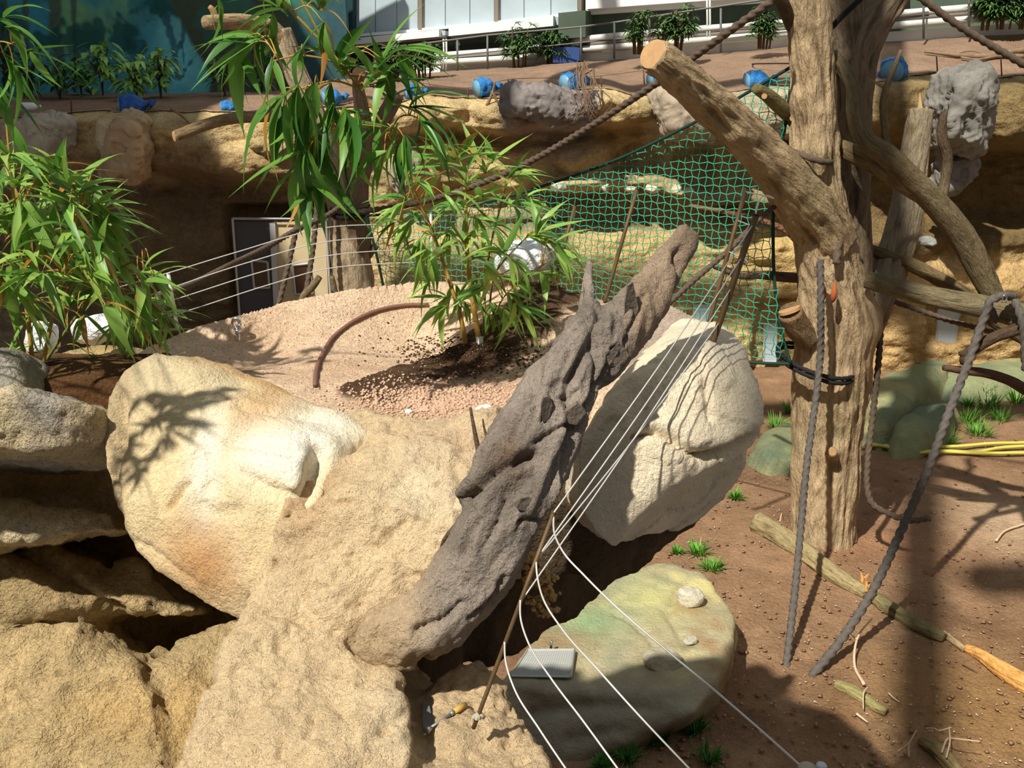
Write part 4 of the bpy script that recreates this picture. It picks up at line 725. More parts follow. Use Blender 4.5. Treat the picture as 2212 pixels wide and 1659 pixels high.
shackle(659, 489, 12.0, 7, 'small bright shackle on the slanting rope before the beige door'); shackle(2170, 644, 9.55, 10, 'small bright shackle on the rope loop over the cross branch')

# ================================================================== NET
M_net = mat('green_polypropylene', base=lin((38, 142, 112)), rough=.6, spec=.3); M_netr = mat('dark_green_border_rope', base=lin((30, 62, 52)), rough=.8)
net = thing('climbing_net', 'green climbing net slung between the two trees', 'net', P(1250, 700, 11.8))
A0, A1 = P(795, 460, 13.05), P(1712, 400, 10.35)
def netxyz(s, z):
    x = A0[0]+(A1[0]-A0[0])*s; y = A0[1]+(A1[1]-A0[1])*s + .35*math.sin(math.pi*s) ; return np.array((x, y, z))
def net_s(px, py):                     # parameter along the net for a place on it
    s = .5
    for _ in range(12):
        y = A0[1]+(A1[1]-A0[1])*s + .35*math.sin(math.pi*s); q = P(px, py, y); s = (q[0]-A0[0])/(A1[0]-A0[0])
    return s, q[2]
tops = [net_s(*t) for t in ((792, 466), (900, 458), (1000, 446), (1100, 424), (1190, 396), (1320, 350), (1450, 290), (1560, 232), (1640, 185), (1712, 143))]
bots = [net_s(*t) for t in ((835, 655), (1000, 690), (1200, 720), (1400, 750), (1560, 776), (1640, 784), (1708, 786))]
ts, tz = np.array(tops).T; bs, bz = np.array(bots).T; Ltot = np.linalg.norm(A1-A0); cell = .082
rs = net_s(1672, 560)[0]; rgt = [net_s(*t) for t in ((1712, 143), (1700, 250), (1684, 330), (1672, 420), (1670, 520), (1674, 620), (1686, 710), (1708, 786))]; rz_, rsv = np.array([b for a, b in rgt]), np.array([a for a, b in rgt])
nu = int(Ltot*1.03/cell); zlo, zhi = bz.min()-.1, tz.max()+.1; nvr = int((zhi-zlo)/cell*1.05)
mb = MB(); nodes = {}
for a in range(nu+1):
    for b in range(nvr+1):
        s = a/nu; z = zlo + (zhi-zlo)*b/nvr; jz = .13*cell*(1 if (a+b) % 2 else -1); js = .13*cell*(1 if a % 2 ^ b % 2 else -1)/Ltot
        zt_ = np.interp(s, ts, tz); zb_ = np.interp(s, bs, bz); smax = np.interp(z, rz_[::-1], rsv[::-1]) if z < rz_[0] else 1; smin = np.interp(z, [A0[2]-1.3, A0[2]], [.045, 0])
        if zb_ <= z <= zt_+.02 and smin <= s <= smax+.004:
            t_ = (z-zb_)/(zt_-zb_+1e-6); zz = z + .05*math.sin(s*21+b*.25)*(1-t_) + .10*(s-.5)*0; q = netxyz(s+js, zz+jz); q[1] += .10*math.sin(s*9+z*3); nodes[a, b] = q
r_ = .0055
for (a, b), q in nodes.items():
    for o in ((a+1, b), (a, b+1)):
        if o in nodes:
            p2 = nodes[o]; d = p2-q; d /= np.linalg.norm(d); u = np.cross(d, (0, 1, 0)); u /= np.linalg.norm(u); w_ = np.cross(d, u)
            mb.add([c_ + r_*(math.cos(t)*u+math.sin(t)*w_) for c_ in (q, p2) for t in (0, 2.1, 4.2)], [(0, 1, 4, 3), (1, 2, 5, 4), (2, 0, 3, 5)])
stuff(mb.build('netting', M_net, net, False))
for pts in (tops, rgt, bots, [net_s(792, 466), net_s(806, 520), net_s(820, 580), net_s(835, 655)]):
    mb = MB(); mb.tube(spline([netxyz(s, z) for s, z in pts], 60), .018, 8); mb.build('border_rope', M_netr, net)
# ================================================================== BAMBOO
M_leaf = leafmat('bamboo_leaf', lin((172, 204, 100)), lin((92, 144, 58))); M_leafd = leafmat('bamboo_leaf_dark', lin((124, 172, 70)), lin((50, 104, 42))); M_leafy = leafmat('dry_leaf', lin((206, 160, 84)), lin((176, 122, 52)))
M_culm = mat('bamboo_culm', base=lin((176, 140, 66)), rough=.55, spec=.3, n1=(20, .8, 1.15)); M_culmg = mat('green_bamboo_culm', base=lin((112, 116, 52)), rough=.55, spec=.3, n1=(20, .8, 1.15))
def leaf_mesh(name, droop, wd, m, roll):
    n = 8; V = []; F = []
    for k in range(n+1):
        t = k/n; wv = wd*(math.sin(math.pi*min(1, t*.98+.02)**.62))*(1-t**5)+.001; z = -droop*t*t; x = t*(1-.25*droop*t)
        V += [(x, -wv, z+.35*wv+roll*t*wv), (x, 0, z), (x, wv, z+.35*wv-roll*t*wv)]
    for k in range(n): F += [(3*k, 3*k+3, 3*k+4, 3*k+1), (3*k+1, 3*k+4, 3*k+5, 3*k+2)]
    me = bpy.data.meshes.new(name); me.from_pydata(V, [], F); me.polygons.foreach_set('use_smooth', np.ones(len(F), bool)); me.materials.append(m); return me
def leafset(m, m2): return [leaf_mesh('leaf', d, w_, m if k < 8 else m2, r) for k, (d, w_, r) in enumerate(((.15, .07, 0), (.35, .08, .5), (.55, .065, -.6), (.75, .085, .4), (.25, .06, -.3), (.9, .07, .8), (.45, .09, 0), (.05, .065, .2), (.6, .045, 1.2)))]
LS, LSD = leafset(M_leaf, M_leafy), leafset(M_leafd, M_leafy)
LEAF_N, LEAF_REST = {}, {}
def put_leaf(root, p, d, L, meshes, R, dry=.05):
    d = np.asarray(d, float); d /= np.linalg.norm(d)+1e-9
    up = np.array((R.uniform(-.5, .5), R.uniform(-.6, .3), 1.0)); y = np.cross(up, d); y /= np.linalg.norm(y)+1e-9; z = np.cross(d, y)
    me = meshes[8] if R.random() < dry else meshes[int(R.integers(0, 8))]
    k_ = root.name; LEAF_N[k_] = LEAF_N.get(k_, 0)+1
    if LEAF_N[k_] > 300:                                  # past 300 leaves of one plant: joined into one part
        v_ = np.array([v.co[:] for v in me.vertices]); mb_, mi_ = LEAF_REST.setdefault(k_, (MB(), [])); mb_.add(v_ @ np.stack([d*L, y*L, z*L]) + p, [list(f.vertices) for f in me.polygons]); mi_ += [1 if me is meshes[8] else 0]*len(me.polygons); return
    o = bpy.data.objects.new('leaf', me); C.objects.link(o); o.parent = root; o.matrix_parent_inverse = Matrix.Translation(-root.location)
    o.matrix_basis = Matrix(((d[0]*L, y[0]*L, z[0]*L, p[0]), (d[1]*L, y[1]*L, z[1]*L, p[1]), (d[2]*L, y[2]*L, z[2]*L, p[2]), (0, 0, 0, 1)))
def culm(root, pts, r0, r1, m, n=40):
    Q = spline(PX(*pts), n); L = np.r_[0, np.cumsum(np.linalg.norm(np.diff(Q, axis=0), axis=1))]
    mb = MB(); mb.tube(Q, np.linspace(r0, r1, n)*(1+.18*(np.mod(L, .16) < .02)), 8); mb.build('culm', m, root); return Q
def fan(root, base, axis_, k, L, meshes, R, spread=.9, droop=.25, dry=.05):
    axis_ = np.asarray(axis_, float); axis_ /= np.linalg.norm(axis_)
    side = np.cross(axis_, (0, 1, .2)); side /= np.linalg.norm(side)
    for q in range(k):
        a = (q/(max(k-1, 1))-.5)*2*spread + R.normal(0, .16); e = R.normal(0, .45)
        d = axis_*math.cos(a) + side*math.sin(a) + np.array((0, 1, 0))*e*.8 + np.array((0, 0, -droop*abs(R.normal(.6, .4)))); put_leaf(root, base + axis_*R.uniform(-.02, .02), d, L*R.uniform(.65, 1.12), meshes, R, dry)
def twig_to(mbx, a, b, r):
    mid = (np.asarray(a)+np.asarray(b))/2 + np.array((0, 0, .25*np.linalg.norm(np.asarray(a)-np.asarray(b)))); mbx.tube(spline([a, mid, b], 8), np.linspace(r, r*.5, 8), 5)
def nearest(Qs, p):
    best = None
    for Q in Qs:
        dd = np.linalg.norm(Q-p, axis=1); k = int(dd.argmin())
        if best is None or dd[k] < best[0]: best = (dd[k], Q[max(0, k-3)])
    return best[1]
def clusters(root, Qs, cl, meshes, R, L, mtw, k=(4, 6), dry=.05, spread=.9, droop=.3, dY=.2):
    for c in cl:
        px, py, Y = c[:3]; Yv = Y + R.uniform(-dY, dY); p = P(px, py, Yv); a = nearest(Qs, p); tw = MB(); twig_to(tw, a, p, .0028); tw.build('twig', mtw, root)
        ax = p-a; ax = ax/(np.linalg.norm(ax)+1e-6)
        if len(c) > 3: ax = np.array((c[3], R.uniform(-.3, .1), c[4]))
        fan(root, p, ax, int(R.integers(k[0], k[1]+1)), L*(c[5] if len(c) > 5 else 1), meshes, R, spread, droop, dry)
# --- slender plant in the dark soil of the mound
R = np.random.default_rng(11); bY = 4.28
b1 = thing('bamboo', 'slender bamboo with golden canes standing in the dark soil of the mound', 'bamboo', on_soil(1030, 742))
Qs = [culm(b1, [(1006, 748, bY), (996, 690, bY), (978, 630, bY), (955, 560, bY+.02), (930, 490, bY), (895, 410, bY-.05), (880, 370, bY-.1)], .0115, .004, M_culm), culm(b1, [(1036, 745, bY), (1026, 680, bY), (1014, 600, bY), (1008, 520, bY), (1006, 440, bY+.05), (998, 360, bY+.1), (990, 330, bY+.1)], .0135, .004, M_culm),
      culm(b1, [(1044, 742, bY+.05), (1046, 680, bY+.05), (1050, 600, bY+.1), (1062, 520, bY+.1), (1080, 450, bY+.1), (1095, 390, bY+.1)], .006, .003, M_culmg), culm(b1, [(1056, 738, bY+.1), (1058, 660, bY+.1), (1076, 580, bY), (1120, 530, bY-.05), (1150, 500, bY-.1)], .005, .003, M_culmg), culm(b1, [(1040, 742, bY), (1060, 700, bY-.1), (1090, 640, bY-.15), (1150, 590, bY-.2), (1190, 560, bY-.2)], .004, .0025, M_culmg)]
cl = [(905, 395, 4.3), (940, 380, 4.3), (960, 420, 4.3), (880, 430, 4.2, -1, -.1), (868, 455, 4.2, -1, -.25), (900, 470, 4.2), (930, 500, 4.3), (885, 490, 4.2, -.7, -.6), (950, 460, 4.3), (985, 345, 4.3, -.2, 1), (992, 335, 4.35, 0.05, 1), (1030, 345, 4.4, .3, 1), (1050, 370, 4.4, .35, .9), (1065, 350, 4.4, .6, .9), (1100, 385, 4.4, .8, .5), (1120, 380, 4.4, .9, .4),
      (1010, 400, 4.35), (1040, 430, 4.35), (1075, 430, 4.4), (1110, 440, 4.4), (1140, 430, 4.4, 1, .1), (1000, 450, 4.3), (1030, 470, 4.3, .5, -.5), (1060, 490, 4.3), (970, 500, 4.25, -.4, -.8), (1000, 520, 4.25), (920, 540, 4.2, -.3, -1), (905, 520, 4.2, -.6, -.7), (960, 540, 4.2), (1040, 540, 4.2), (1050, 570, 4.2, .2, -.9), (1085, 540, 4.25), (1105, 560, 4.2, .7, -.4), (1150, 510, 4.2, .9, .2), (1165, 500, 4.2, .5, .8), (1195, 520, 4.1, .9, -.2), (1200, 540, 4.1, .8, -.5), (1190, 570, 4.1, 1, -.1), (1175, 590, 4.1, 1, -.3),
      (1030, 600, 4.15, -.4, -.6), (1045, 620, 4.15), (1095, 630, 4.1, .7, -.4), (1110, 610, 4.1, .9, -.1), (1085, 660, 4.1, .5, -.8), (1060, 660, 4.15, .5, -.7), (970, 640, 4.2, -.7, -.3), (965, 660, 4.2, -.9, -.3), (985, 620, 4.2, .4, -.8), (1000, 650, 4.2, .6, -.5), (905, 560, 4.2, -.1, -1), (935, 600, 4.2, -.8, -.3), (1120, 660, 4.1, .8, -.5), (1020, 560, 4.2), (1075, 600, 4.15, .6, .2), (860, 480, 4.2, -.9, -.1), (1010, 370, 4.4, .1, 1), (955, 350, 4.3, -.5, .9)]
clusters(b1, Qs, cl, LS, R, .20, M_culm, (5, 7), .06)
mb = MB(); c = P(1037, 740, bY-.02); mb.tube([c+np.array((0, 0, -.025)), c+np.array((0, 0, .025))], .017, 12); mb.build('plant_tag', M_white, b1)
# --- leafy clump behind the ledge
R = np.random.default_rng(12)
b2_ = thing('bamboo', 'dense leafy bamboo clump in the bed behind the grey ledge', 'bamboo', P(80, 800, 3.85))
LYb = 3.75
Qs = [culm(b2_, [(72, 800, LYb), (62, 700, LYb), (45, 560, LYb), (30, 430, LYb), (20, 330, LYb), (12, 240, LYb)], .010, .004, M_culm), culm(b2_, [(90, 802, LYb), (110, 700, LYb), (140, 580, LYb), (165, 470, LYb), (190, 400, LYb), (200, 370, LYb)], .009, .003, M_culm), culm(b2_, [(85, 800, LYb+.1), (160, 690, LYb+.1), (230, 600, LYb+.1), (300, 560, LYb+.1), (340, 550, LYb+.1)], .007, .003, M_culmg),
      culm(b2_, [(275, 735, LYb+.2), (272, 690, LYb+.2), (262, 650, LYb+.2), (255, 610, LYb+.2)], .007, .003, M_culmg), culm(b2_, [(62, 798, LYb), (20, 650, LYb-.1), (-20, 520, LYb-.1), (-60, 420, LYb-.1)], .009, .004, M_culmg)]
cl = []
for (px, py) in ((20, 340), (60, 350), (100, 370), (130, 375), (30, 400), (80, 410), (120, 430), (40, 450), (95, 455), (150, 440), (190, 440), (10, 500), (60, 510), (110, 500), (160, 500), (205, 470), (30, 550), (80, 560), (130, 560), (180, 540), (215, 540), (20, 600), (70, 610), (120, 620), (170, 600), (210, 590), (240, 610), (40, 650), (150, 660), (200, 650), (260, 640), (300, 620), (0, 420), (-20, 560), (5, 660), (230, 660), (170, 560), (140, 520), (90, 590), (50, 480), (-10, 470), (0, 350), (180, 620), (100, 540)): cl.append((px, py, LYb))
cl += [(205, 455, LYb, .1, 1, 1), (206, 470, LYb, 1, -.2, 1.1), (205, 475, LYb, .8, -.6, 1.2), (215, 440, LYb, 1, .1), (170, 410, LYb, .5, .7), (105, 400, LYb, 1, .2, 1.2), (150, 400, LYb, .2, 1, .9), (310, 585, LYb, 1, .3, .8), (330, 600, LYb, .9, -.2, .8), (345, 680, LYb, .8, -.4, .8), (320, 650, LYb, 1, -.2, .8), (300, 690, LYb, .6, -.5, .7), (340, 720, LYb, .7, -.7, .7), (280, 710, LYb, -.5, -.4, .7), (250, 700, LYb, -.6, -.6, .7), (280, 660, LYb, .6, -.6, .8), (265, 740, LYb, .3, -.7, .5), (180, 690, LYb, -.3, -1, .8), (200, 770, LYb-.1, -.6, -.2, .5), (40, 780, LYb-.1, -.6, .2, .5), (110, 790, LYb-.1, .6, .2, .4), (30, 760, LYb, .6, .3, .5), (70, 690, LYb, .4, -1, .8), (180, 480, LYb, .4, -.9, 1.1), (165, 530, LYb, .2, -1, 1.2), (50, 440, LYb, .3, -1, 1.2), (5, 590, LYb, .5, -.8, 1.3), (240, 560, LYb, 1, 0)]
clusters(b2_, Qs, cl, LS, R, .235, M_culm, (5, 8), .09, dY=.28)
# --- tall cane arching over from beyond the frame's edge
R = np.random.default_rng(13)
b3_ = thing('bamboo', 'tall bamboo cane arching down in front of the forked tree with drooping dark leaves', 'bamboo', (-2.12, 3.3, 4.2))
top = P(600, -6, 3.3)
Q = [(-2.12, 3.3, 4.0), (-2.1, 3.2, 4.7), (-1.95, 3.05, 5.4), (-1.65, 3.0, 5.9), (-1.2, 3.1, 6.0)] + [tuple(t) for t in PX((600, -6, 3.3), (660, 55, 3.32), (740, 142, 3.35), (785, 205, 3.36), (830, 275, 3.38), (862, 330, 3.4), (886, 395, 3.42))]
S_ = spline(Q, 120); mb = MB(); mb.tube(S_, np.linspace(.014, .003, 120), 8); mb.build('culm', M_culm, b3_)
Qs = [S_[60:]]
Qs.append(culm(b3_, [(640, -20, 3.35), (668, 30, 3.36), (700, 90, 3.37), (760, 170, 3.36)], .004, .003, M_culm)); Qs.append(culm(b3_, [(740, 142, 3.35), (690, 125, 3.3), (640, 120, 3.28), (590, 132, 3.26)], .004, .002, M_culm)); Qs.append(culm(b3_, [(775, 190, 3.36), (720, 175, 3.3), (670, 185, 3.28), (630, 200, 3.26)], .004, .002, M_culm)); Qs.append(culm(b3_, [(840, 290, 3.38), (870, 250, 3.4), (890, 250, 3.4), (920, 270, 3.4)], .003, .002, M_culm))
Qs.append(culm(b3_, [(830, 275, 3.38), (760, 270, 3.32), (700, 280, 3.3), (670, 310, 3.3)], .003, .002, M_culm))
cl = [(590, 30, 3.3, -.6, -.4), (575, 60, 3.3, -.5, -.8, .8), (620, 30, 3.3, -.2, .8), (600, 10, 3.3, -.4, .9, .8), (470, 0, 3.3, -.1, -1, .9), (690, 20, 3.35, .3, .9), (700, 50, 3.35, -.2, -1), (560, 85, 3.28, -1, -.1), (545, 92, 3.28, -.9, -.5, 1.2), (520, 90, 3.28, -.6, -.9, 1.3), (590, 130, 3.26, .2, -.8, .8), (650, 110, 3.3, -.3, -.8, .8), (725, 130, 3.35, .5, .9, 1.1), (730, 150, 3.35, .2, 1, 1.2), (745, 160, 3.35, .7, .8), (720, 175, 3.3, -.7, -.6, 1.1), (680, 180, 3.28, -.6, -.8), (640, 195, 3.26, -.4, -.9, 1.2), (620, 205, 3.26, -.8, -.6, 1.3), (600, 215, 3.26, -.3, -1, 1.2), (660, 200, 3.28, -.1, -1, 1.2), (665, 215, 3.28, .3, -1), (790, 190, 3.36, .7, .5, 1.1), (805, 160, 3.38, .4, .9), (830, 130, 3.4, .7, .6, 1.2), (840, 150, 3.4, .1, -1, 1.1), (860, 110, 3.4, 1, .2, 1.1), (870, 120, 3.4, .8, -.5), (720, 230, 3.3, -.2, -1), (745, 240, 3.32, .2, -1, 1.1), (770, 245, 3.34, -.3, -1, .9), (700, 275, 3.3, -.3, -1, 1.3), (680, 295, 3.3, -.5, -.9, 1.4), (660, 320, 3.3, -.4, -1, 1.3), (690, 320, 3.3, .2, -1, 1.3), (640, 360, 3.28, -.2, -1, 1.2), (660, 375, 3.28, .1, -1, 1.2), (680, 370, 3.28, .3, -1, 1.0), (820, 270, 3.38, -.5, -.4, 1.1), (800, 250, 3.36, -.7, .0), (850, 270, 3.38, -.6, -.3, 1.2), (875, 300, 3.4, .2, -1, 1.1), (860, 310, 3.4, -.2, -1), (830, 330, 3.38, -.8, -.6, 1.1), (905, 260, 3.4, .8, -.3), (890, 230, 3.4, .9, .2, 1.1), (900, 240, 3.4, .6, -.7), (840, 220, 3.38, .5, .7, 1.1), (755, 300, 3.34, .4, -.8, 1.0), (640, 230, 3.26, .2, -1, 1.1)]
clusters(b3_, Qs, cl, LSD, R, .215, M_culm, (3, 5), .07, spread=.7, droop=.45, dY=.12)
cl = [(20, 60, 3.3, 1, -.2), (60, 110, 3.3, 1, -.3), (10, 120, 3.3, .6, -.9), (30, 140, 3.3, .9, -.5), (-10, 180, 3.3, .5, -.8), (0, 40, 3.3, .8, .1)]
Qs2 = [culm(b3_, [(-70, 200, 3.2), (-40, 120, 3.25), (0, 90, 3.3), (40, 100, 3.3)], .004, .002, M_culm)]; clusters(b3_, Qs2, cl, LSD, R, .20, M_culm, (3, 5), .05, spread=.6, droop=.4, dY=.1)
# the side shoots of the same cane that lean over the pale slab from beyond the frame
cl = []
for k in range(17):
    t = R.uniform(.05, .95); tgt = P(R.uniform(250, 430), R.uniform(800, 1140), 3.25); h = R.uniform(.75, 1.25); p = tgt + np.array((-.5, -.7, 1.0))*h; cl.append(p)
for p in cl:
    if abs((p[0])/(p[1]*cp+(CAMZ-p[2])*sp)) < .53: continue
    a = S_[int(R.integers(8, 40))]; tw = MB(); twig_to(tw, a, p, .003); tw.build('twig', M_culm, b3_); fan(b3_, p, np.array((.7, R.uniform(-.2, .6), R.uniform(-.7, .1))), 5, .2, LSD, R, .9, .3, 0)

for r_, mts in ((b1, [M_leaf, M_leafy]), (b2_, [M_leaf, M_leafy]), (b3_, [M_leafd, M_leafy])):
    if r_.name in LEAF_REST:
        mb_, mi_ = LEAF_REST[r_.name]; o_ = mb_.build('foliage', mts, r_); o_.data.polygons.foreach_set('material_index', np.array(mi_, np.int32)); stuff(o_)

# ================================================================== TERRACE PLANTS
M_palm = mat('palm_leaf', base=lin((78, 112, 58)), rough=.5, spec=.35, n1=(9, .6, 1.35)); M_cane = mat('palm_cane', base=lin((96, 78, 54)), rough=.9); M_shrub = mat('dark_shrub_leaf', base=lin((84, 140, 64)), rough=.4, spec=.45, n1=(5, .5, 1.4)); M_shrub2 = mat('bright_shrub_leaf', base=lin((150, 196, 92)), rough=.4, spec=.45, n1=(5, .6, 1.3))
def blade(mb, p, d, L, wd, droop, n=4):
    d = d/np.linalg.norm(d); s = np.cross(d, (0, 0, 1)); s /= np.linalg.norm(s)+1e-9; V = []
    for k in range(n+1):
        t = k/n; q = p + d*L*t + np.array((0, 0, -droop*L*t*t)); wv = wd*math.sin(math.pi*min(.98, .15+.85*t))**.7*(1-t**4); V += [q-s*wv, q+np.array((0, 0, -.2*wv)), q+s*wv]
    mb.add(V, [f for k in range(n) for f in ((3*k, 3*k+3, 3*k+4, 3*k+1), (3*k+1, 3*k+4, 3*k+5, 3*k+2))])
def palm(px, pyb, pyt, wpx, label, R, Yd=None):
    b = on_terrace(px, pyb); b = P(px, pyb, 21.0) if b is None else b; Y = b[1]; H = pw(pyb-pyt, Y, b[2]); W = pw(wpx, Y, b[2])
    r = thing('lady_palm', label, 'palm', b, 'lady palms along the terrace')
    mf = MB()
    for k in range(int(R.integers(6, 9))):
        ang = R.uniform(0, 6.28); rr = R.uniform(0, .28)*W; h = H*R.uniform(.45, .92); foot = b + np.array((math.cos(ang)*rr, math.sin(ang)*rr*.6, -.05)); tp = foot + np.array((math.cos(ang)*rr*.4, 0, h))
        mc = MB(); mc.tube([foot, (foot+tp)/2, tp], (.022, .018, .014), 6); mc.build('cane', M_cane, r)
        for q in range(13):
            a2 = R.uniform(0, 6.28); el = R.uniform(.1, 1.1); hub = tp + np.array((0, 0, -R.uniform(0, .62)*h)); dd = np.array((math.cos(a2)*math.cos(el), math.sin(a2)*math.cos(el), math.sin(el))); pet = hub + dd*W*R.uniform(.15, .35)
            mf.tube([hub, pet], .005, 4, False)
            for j_ in range(7):
                a3 = a2 + (j_-3)*.34; blade(mf, pet, np.array((math.cos(a3), math.sin(a3), R.uniform(-.1, .75))), W*R.uniform(.22, .36), W*.036, R.uniform(.3, .7), 3)
    stuff(mf.build('foliage', M_palm, r))
R = np.random.default_rng(21)
for a in ((862, 176, 88, 70, 'small lady palm by the service wall, first from the mural'), (918, 172, 82, 66, 'bushy lady palm by the service wall, second from the mural'), (1118, 146, 36, 74, 'tall lady palm in front of the third panelled bay'), (1188, 138, 52, 66, 'lady palm in front of the green block, a blue crate beside it'),
          (1380, 112, 20, 62, 'slim lady palm before the green wall, nearer the sawn limb'), (1457, 108, 12, 84, 'broad lady palm before the green wall, above the sawn limb'), (1648, 100, 12, 62, 'lady palm just beside the big tree trunk'), (2132, 60, -22, 80, 'lady palm past the big tree, first of the crowded row'), (2172, 58, -24, 84, 'lady palm in the middle of the crowded row past the big tree'), (2208, 58, -20, 84, 'last lady palm of the crowded row, at the edge of the view')):
    palm(*a, R)
def shrub(px, pyb, pyt, wpx, label, R, m, big=.09, n=130, up=.5):
    b = on_terrace(px, pyb); b = P(px, pyb, 21.0) if b is None else b; Y = b[1]; H = pw(pyb-pyt, Y, b[2]); W = pw(wpx, Y, b[2])/2
    r = thing('shrub', label, 'shrub', b); ms = MB(); mf = MB()
    for k in range(9):
        a2 = R.uniform(0, 6.28); tp = b + np.array((math.cos(a2)*W*.5, math.sin(a2)*W*.4, H*R.uniform(.5, .9))); ms.tube(spline([b+np.array((0, 0, -.06)), b+np.array((math.cos(a2)*W*.15, 0, H*.4)), tp], 6), .012, 5)
        for q in range(n//9):
            a3 = R.uniform(0, 6.28); p = tp + np.array((math.cos(a3)*W*R.uniform(.1, .55), math.sin(a3)*W*.4, R.uniform(-.45, .15)*H)); blade(mf, p, np.array((math.cos(a3), math.sin(a3)-.3, R.uniform(-.5, up))), big*R.uniform(1.2, 2.4), big*.42*R.uniform(.6, 1.2), .5, 3)
    ms.build('stems', M_cane, r); stuff(mf.build('foliage', m, r))
R = np.random.default_rng(22)
for a in ((22, 208, 30, 80, 'tall dark spiky shrub against the painted trees at the end of the mural', R, M_palm, .13, 110, .9), (70, 212, 88, 90, 'dark rounded shrub before the mural, next to the spiky one', R, M_shrub, .11, 150), (130, 214, 130, 90, 'low dark shrub before the mural in deep shade', R, M_shrub, .10, 150), (176, 205, 118, 60, 'dark bush with large pale-edged leaves before the mural', R, M_shrub, .15, 90), (222, 200, 92, 84, 'big bright-leaved bush in the middle of the mural bed', R, M_shrub2, .17, 110),
          (296, 216, 110, 70, 'green-leaved shrub with a palm-like tuft before the painted trees', R, M_shrub2, .12, 130), (348, 212, 104, 80, 'leafy shrub at the pale blue end of the mural', R, M_shrub2, .12, 140), (486, 208, 110, 66, 'dark narrow-leaved shrub under the level limb', R, M_palm, .10, 110), (566, 200, 108, 80, 'dark narrow-leaved shrub close beside the forked tree', R, M_palm, .10, 120)):
    shrub(*a)

# ================================================================== GRASS TUFTS
M_grass = mat('fresh_grass', base=lin((92, 150, 52)), rough=.5, spec=.3, n1=(9, .6, 1.35)); M_grass_shade = mat('shaded_grass', base=lin((70, 126, 48)), rough=.5, spec=.3, n1=(9, .6, 1.35))
def tuft(px, py, wpx, hpx, label, R, m, n=70):
    b = G(px, py, 0.02); b[2] = floor_z(b[None])[0]; Y = b[1]; W = pw(wpx, Y, 0)/2; H = pw(hpx, Y, 0); mb = MB()
    for k in range(n):
        a = R.uniform(0, 6.28); rr = W*.5*math.sqrt(R.random()); p = b + np.array((math.cos(a)*rr, math.sin(a)*rr, -.02)); blade(mb, p, np.array((math.cos(a)*R.uniform(.1, 1), math.sin(a)*R.uniform(.1, 1), R.uniform(.6, 1.6))), H*R.uniform(.7, 1.3), .009, R.uniform(.1, .6), 3)
    tag(mb.build('grass_tuft', m), label, 'grass', 'grass tufts on the enclosure floor')
R = np.random.default_rng(31)
for a in ((1680, 915, 56, 40, 'grass tuft in the narrow gap between the boulder and the big trunk'), (1708, 880, 36, 36, 'small grass tuft touching the shaded side of the big trunk'), (1588, 1072, 26, 30, 'tiny bright grass tuft at the boulder edge above the log'), (1508, 1186, 54, 42, 'bright grass tuft under the boulder, behind another'), (1540, 1220, 54, 40, 'bright grass tuft beside the stepping slab, the front one of two'),
          (1462, 1184, 30, 22, 'small grass tuft half hidden under the boulder'), (1420, 1600, 76, 50, 'dark grass tuft in the shade at the foot of the flat slab'), (1502, 1572, 60, 50, 'shaded grass tuft nearest the brown earth beside the slab'), (1355, 1640, 60, 50, 'shaded grass tuft between the first two wires at the bottom edge'), (1530, 1640, 60, 50, 'shaded grass tuft at the bottom edge beside the longest wire'),
          (2090, 905, 80, 50, 'thick grass clump on the earth past the slanting rope'), (2135, 880, 70, 45, 'grass clump in the middle of the patch by the green mound'), (2115, 930, 80, 46, 'lowest grass clump of the patch by the green mound'), (2160, 905, 60, 40, 'grass clump at the outer side of the patch'), (2045, 945, 60, 50, 'grass clump just behind the slanting rope'), (2130, 855, 36, 50, 'tall thin grass tuft behind the patch'), (2196, 868, 44, 50, 'light green grass tuft at the edge of the view'), (2092, 868, 26, 30, 'pale sparse grass sprig beside the small flat stone'), (1300, 1656, 50, 40, 'shaded grass tuft under the shortest wire')):
    tuft(*a, R, M_grass_shade if a[1] > 1500 else M_grass)  # tufts in the shade get a darker copy of the grass colour
# ================================================================== FLOOR ROCKS
M_slab = mat('painted_concrete_slab', attr=True, rough=.8, spec=.15, n1=(5, .84, 1.1), n2=(60, .88, 1.08), bump=((30, .02, 'n'), (90, .008, 'n')))
M_stone = mat('pale_limestone', attr=True, rough=.85, n1=(9, .82, 1.12), bump=((30, .02, 'n'), (90, .006, 'n')))
def GX(z, *t): return [G(a, b, z) for a, b in t]
def col_slab(V, Nn):
    c = np.repeat(lin((184, 172, 136))[None], len(V), 0); q = V*np.array((1, 1, .6)); c = mixc(c, lin((150, 150, 128)), sstep(-.05, .3, fbm(q, 1.2, 4))*.8); c = mixc(c, lin((222, 210, 146)), sstep(.0, .32, fbm(q+11, 1.5, 4))*.85); c = mixc(c, lin((164, 124, 84)), sstep(.1, .4, fbm(q+33, 1.9, 4))*.65)
    c = mixc(c, lin((136, 168, 122)), blob(V, G(1270, 1345, .4), (.35, .35, .4))*.8); c = mixc(c, lin((206, 206, 140)), blob(V, G(1400, 1290, .4), (.4, .5, .4))*.6); c = mixc(c, lin((152, 118, 84)), blob(V, G(1200, 1385, .4), (.35, .2, .4))*.7)
    return mixc(c, lin((150, 144, 130)), sstep(G(0, 1440, .4)[1], G(0, 1500, .4)[1], V[:, 1])*.7)  # front end greyed, its shade put into the colour
top_o = [(1085, 1475), (1150, 1380), (1240, 1310), (1330, 1250), (1430, 1212), (1520, 1236), (1588, 1325), (1576, 1420), (1545, 1470), (1470, 1500), (1300, 1500), (1180, 1500)]
S1 = GX(.40, *top_o) + GX(-.2, *[(x+(8 if x > 1400 else -4), y+60) for x, y in top_o])
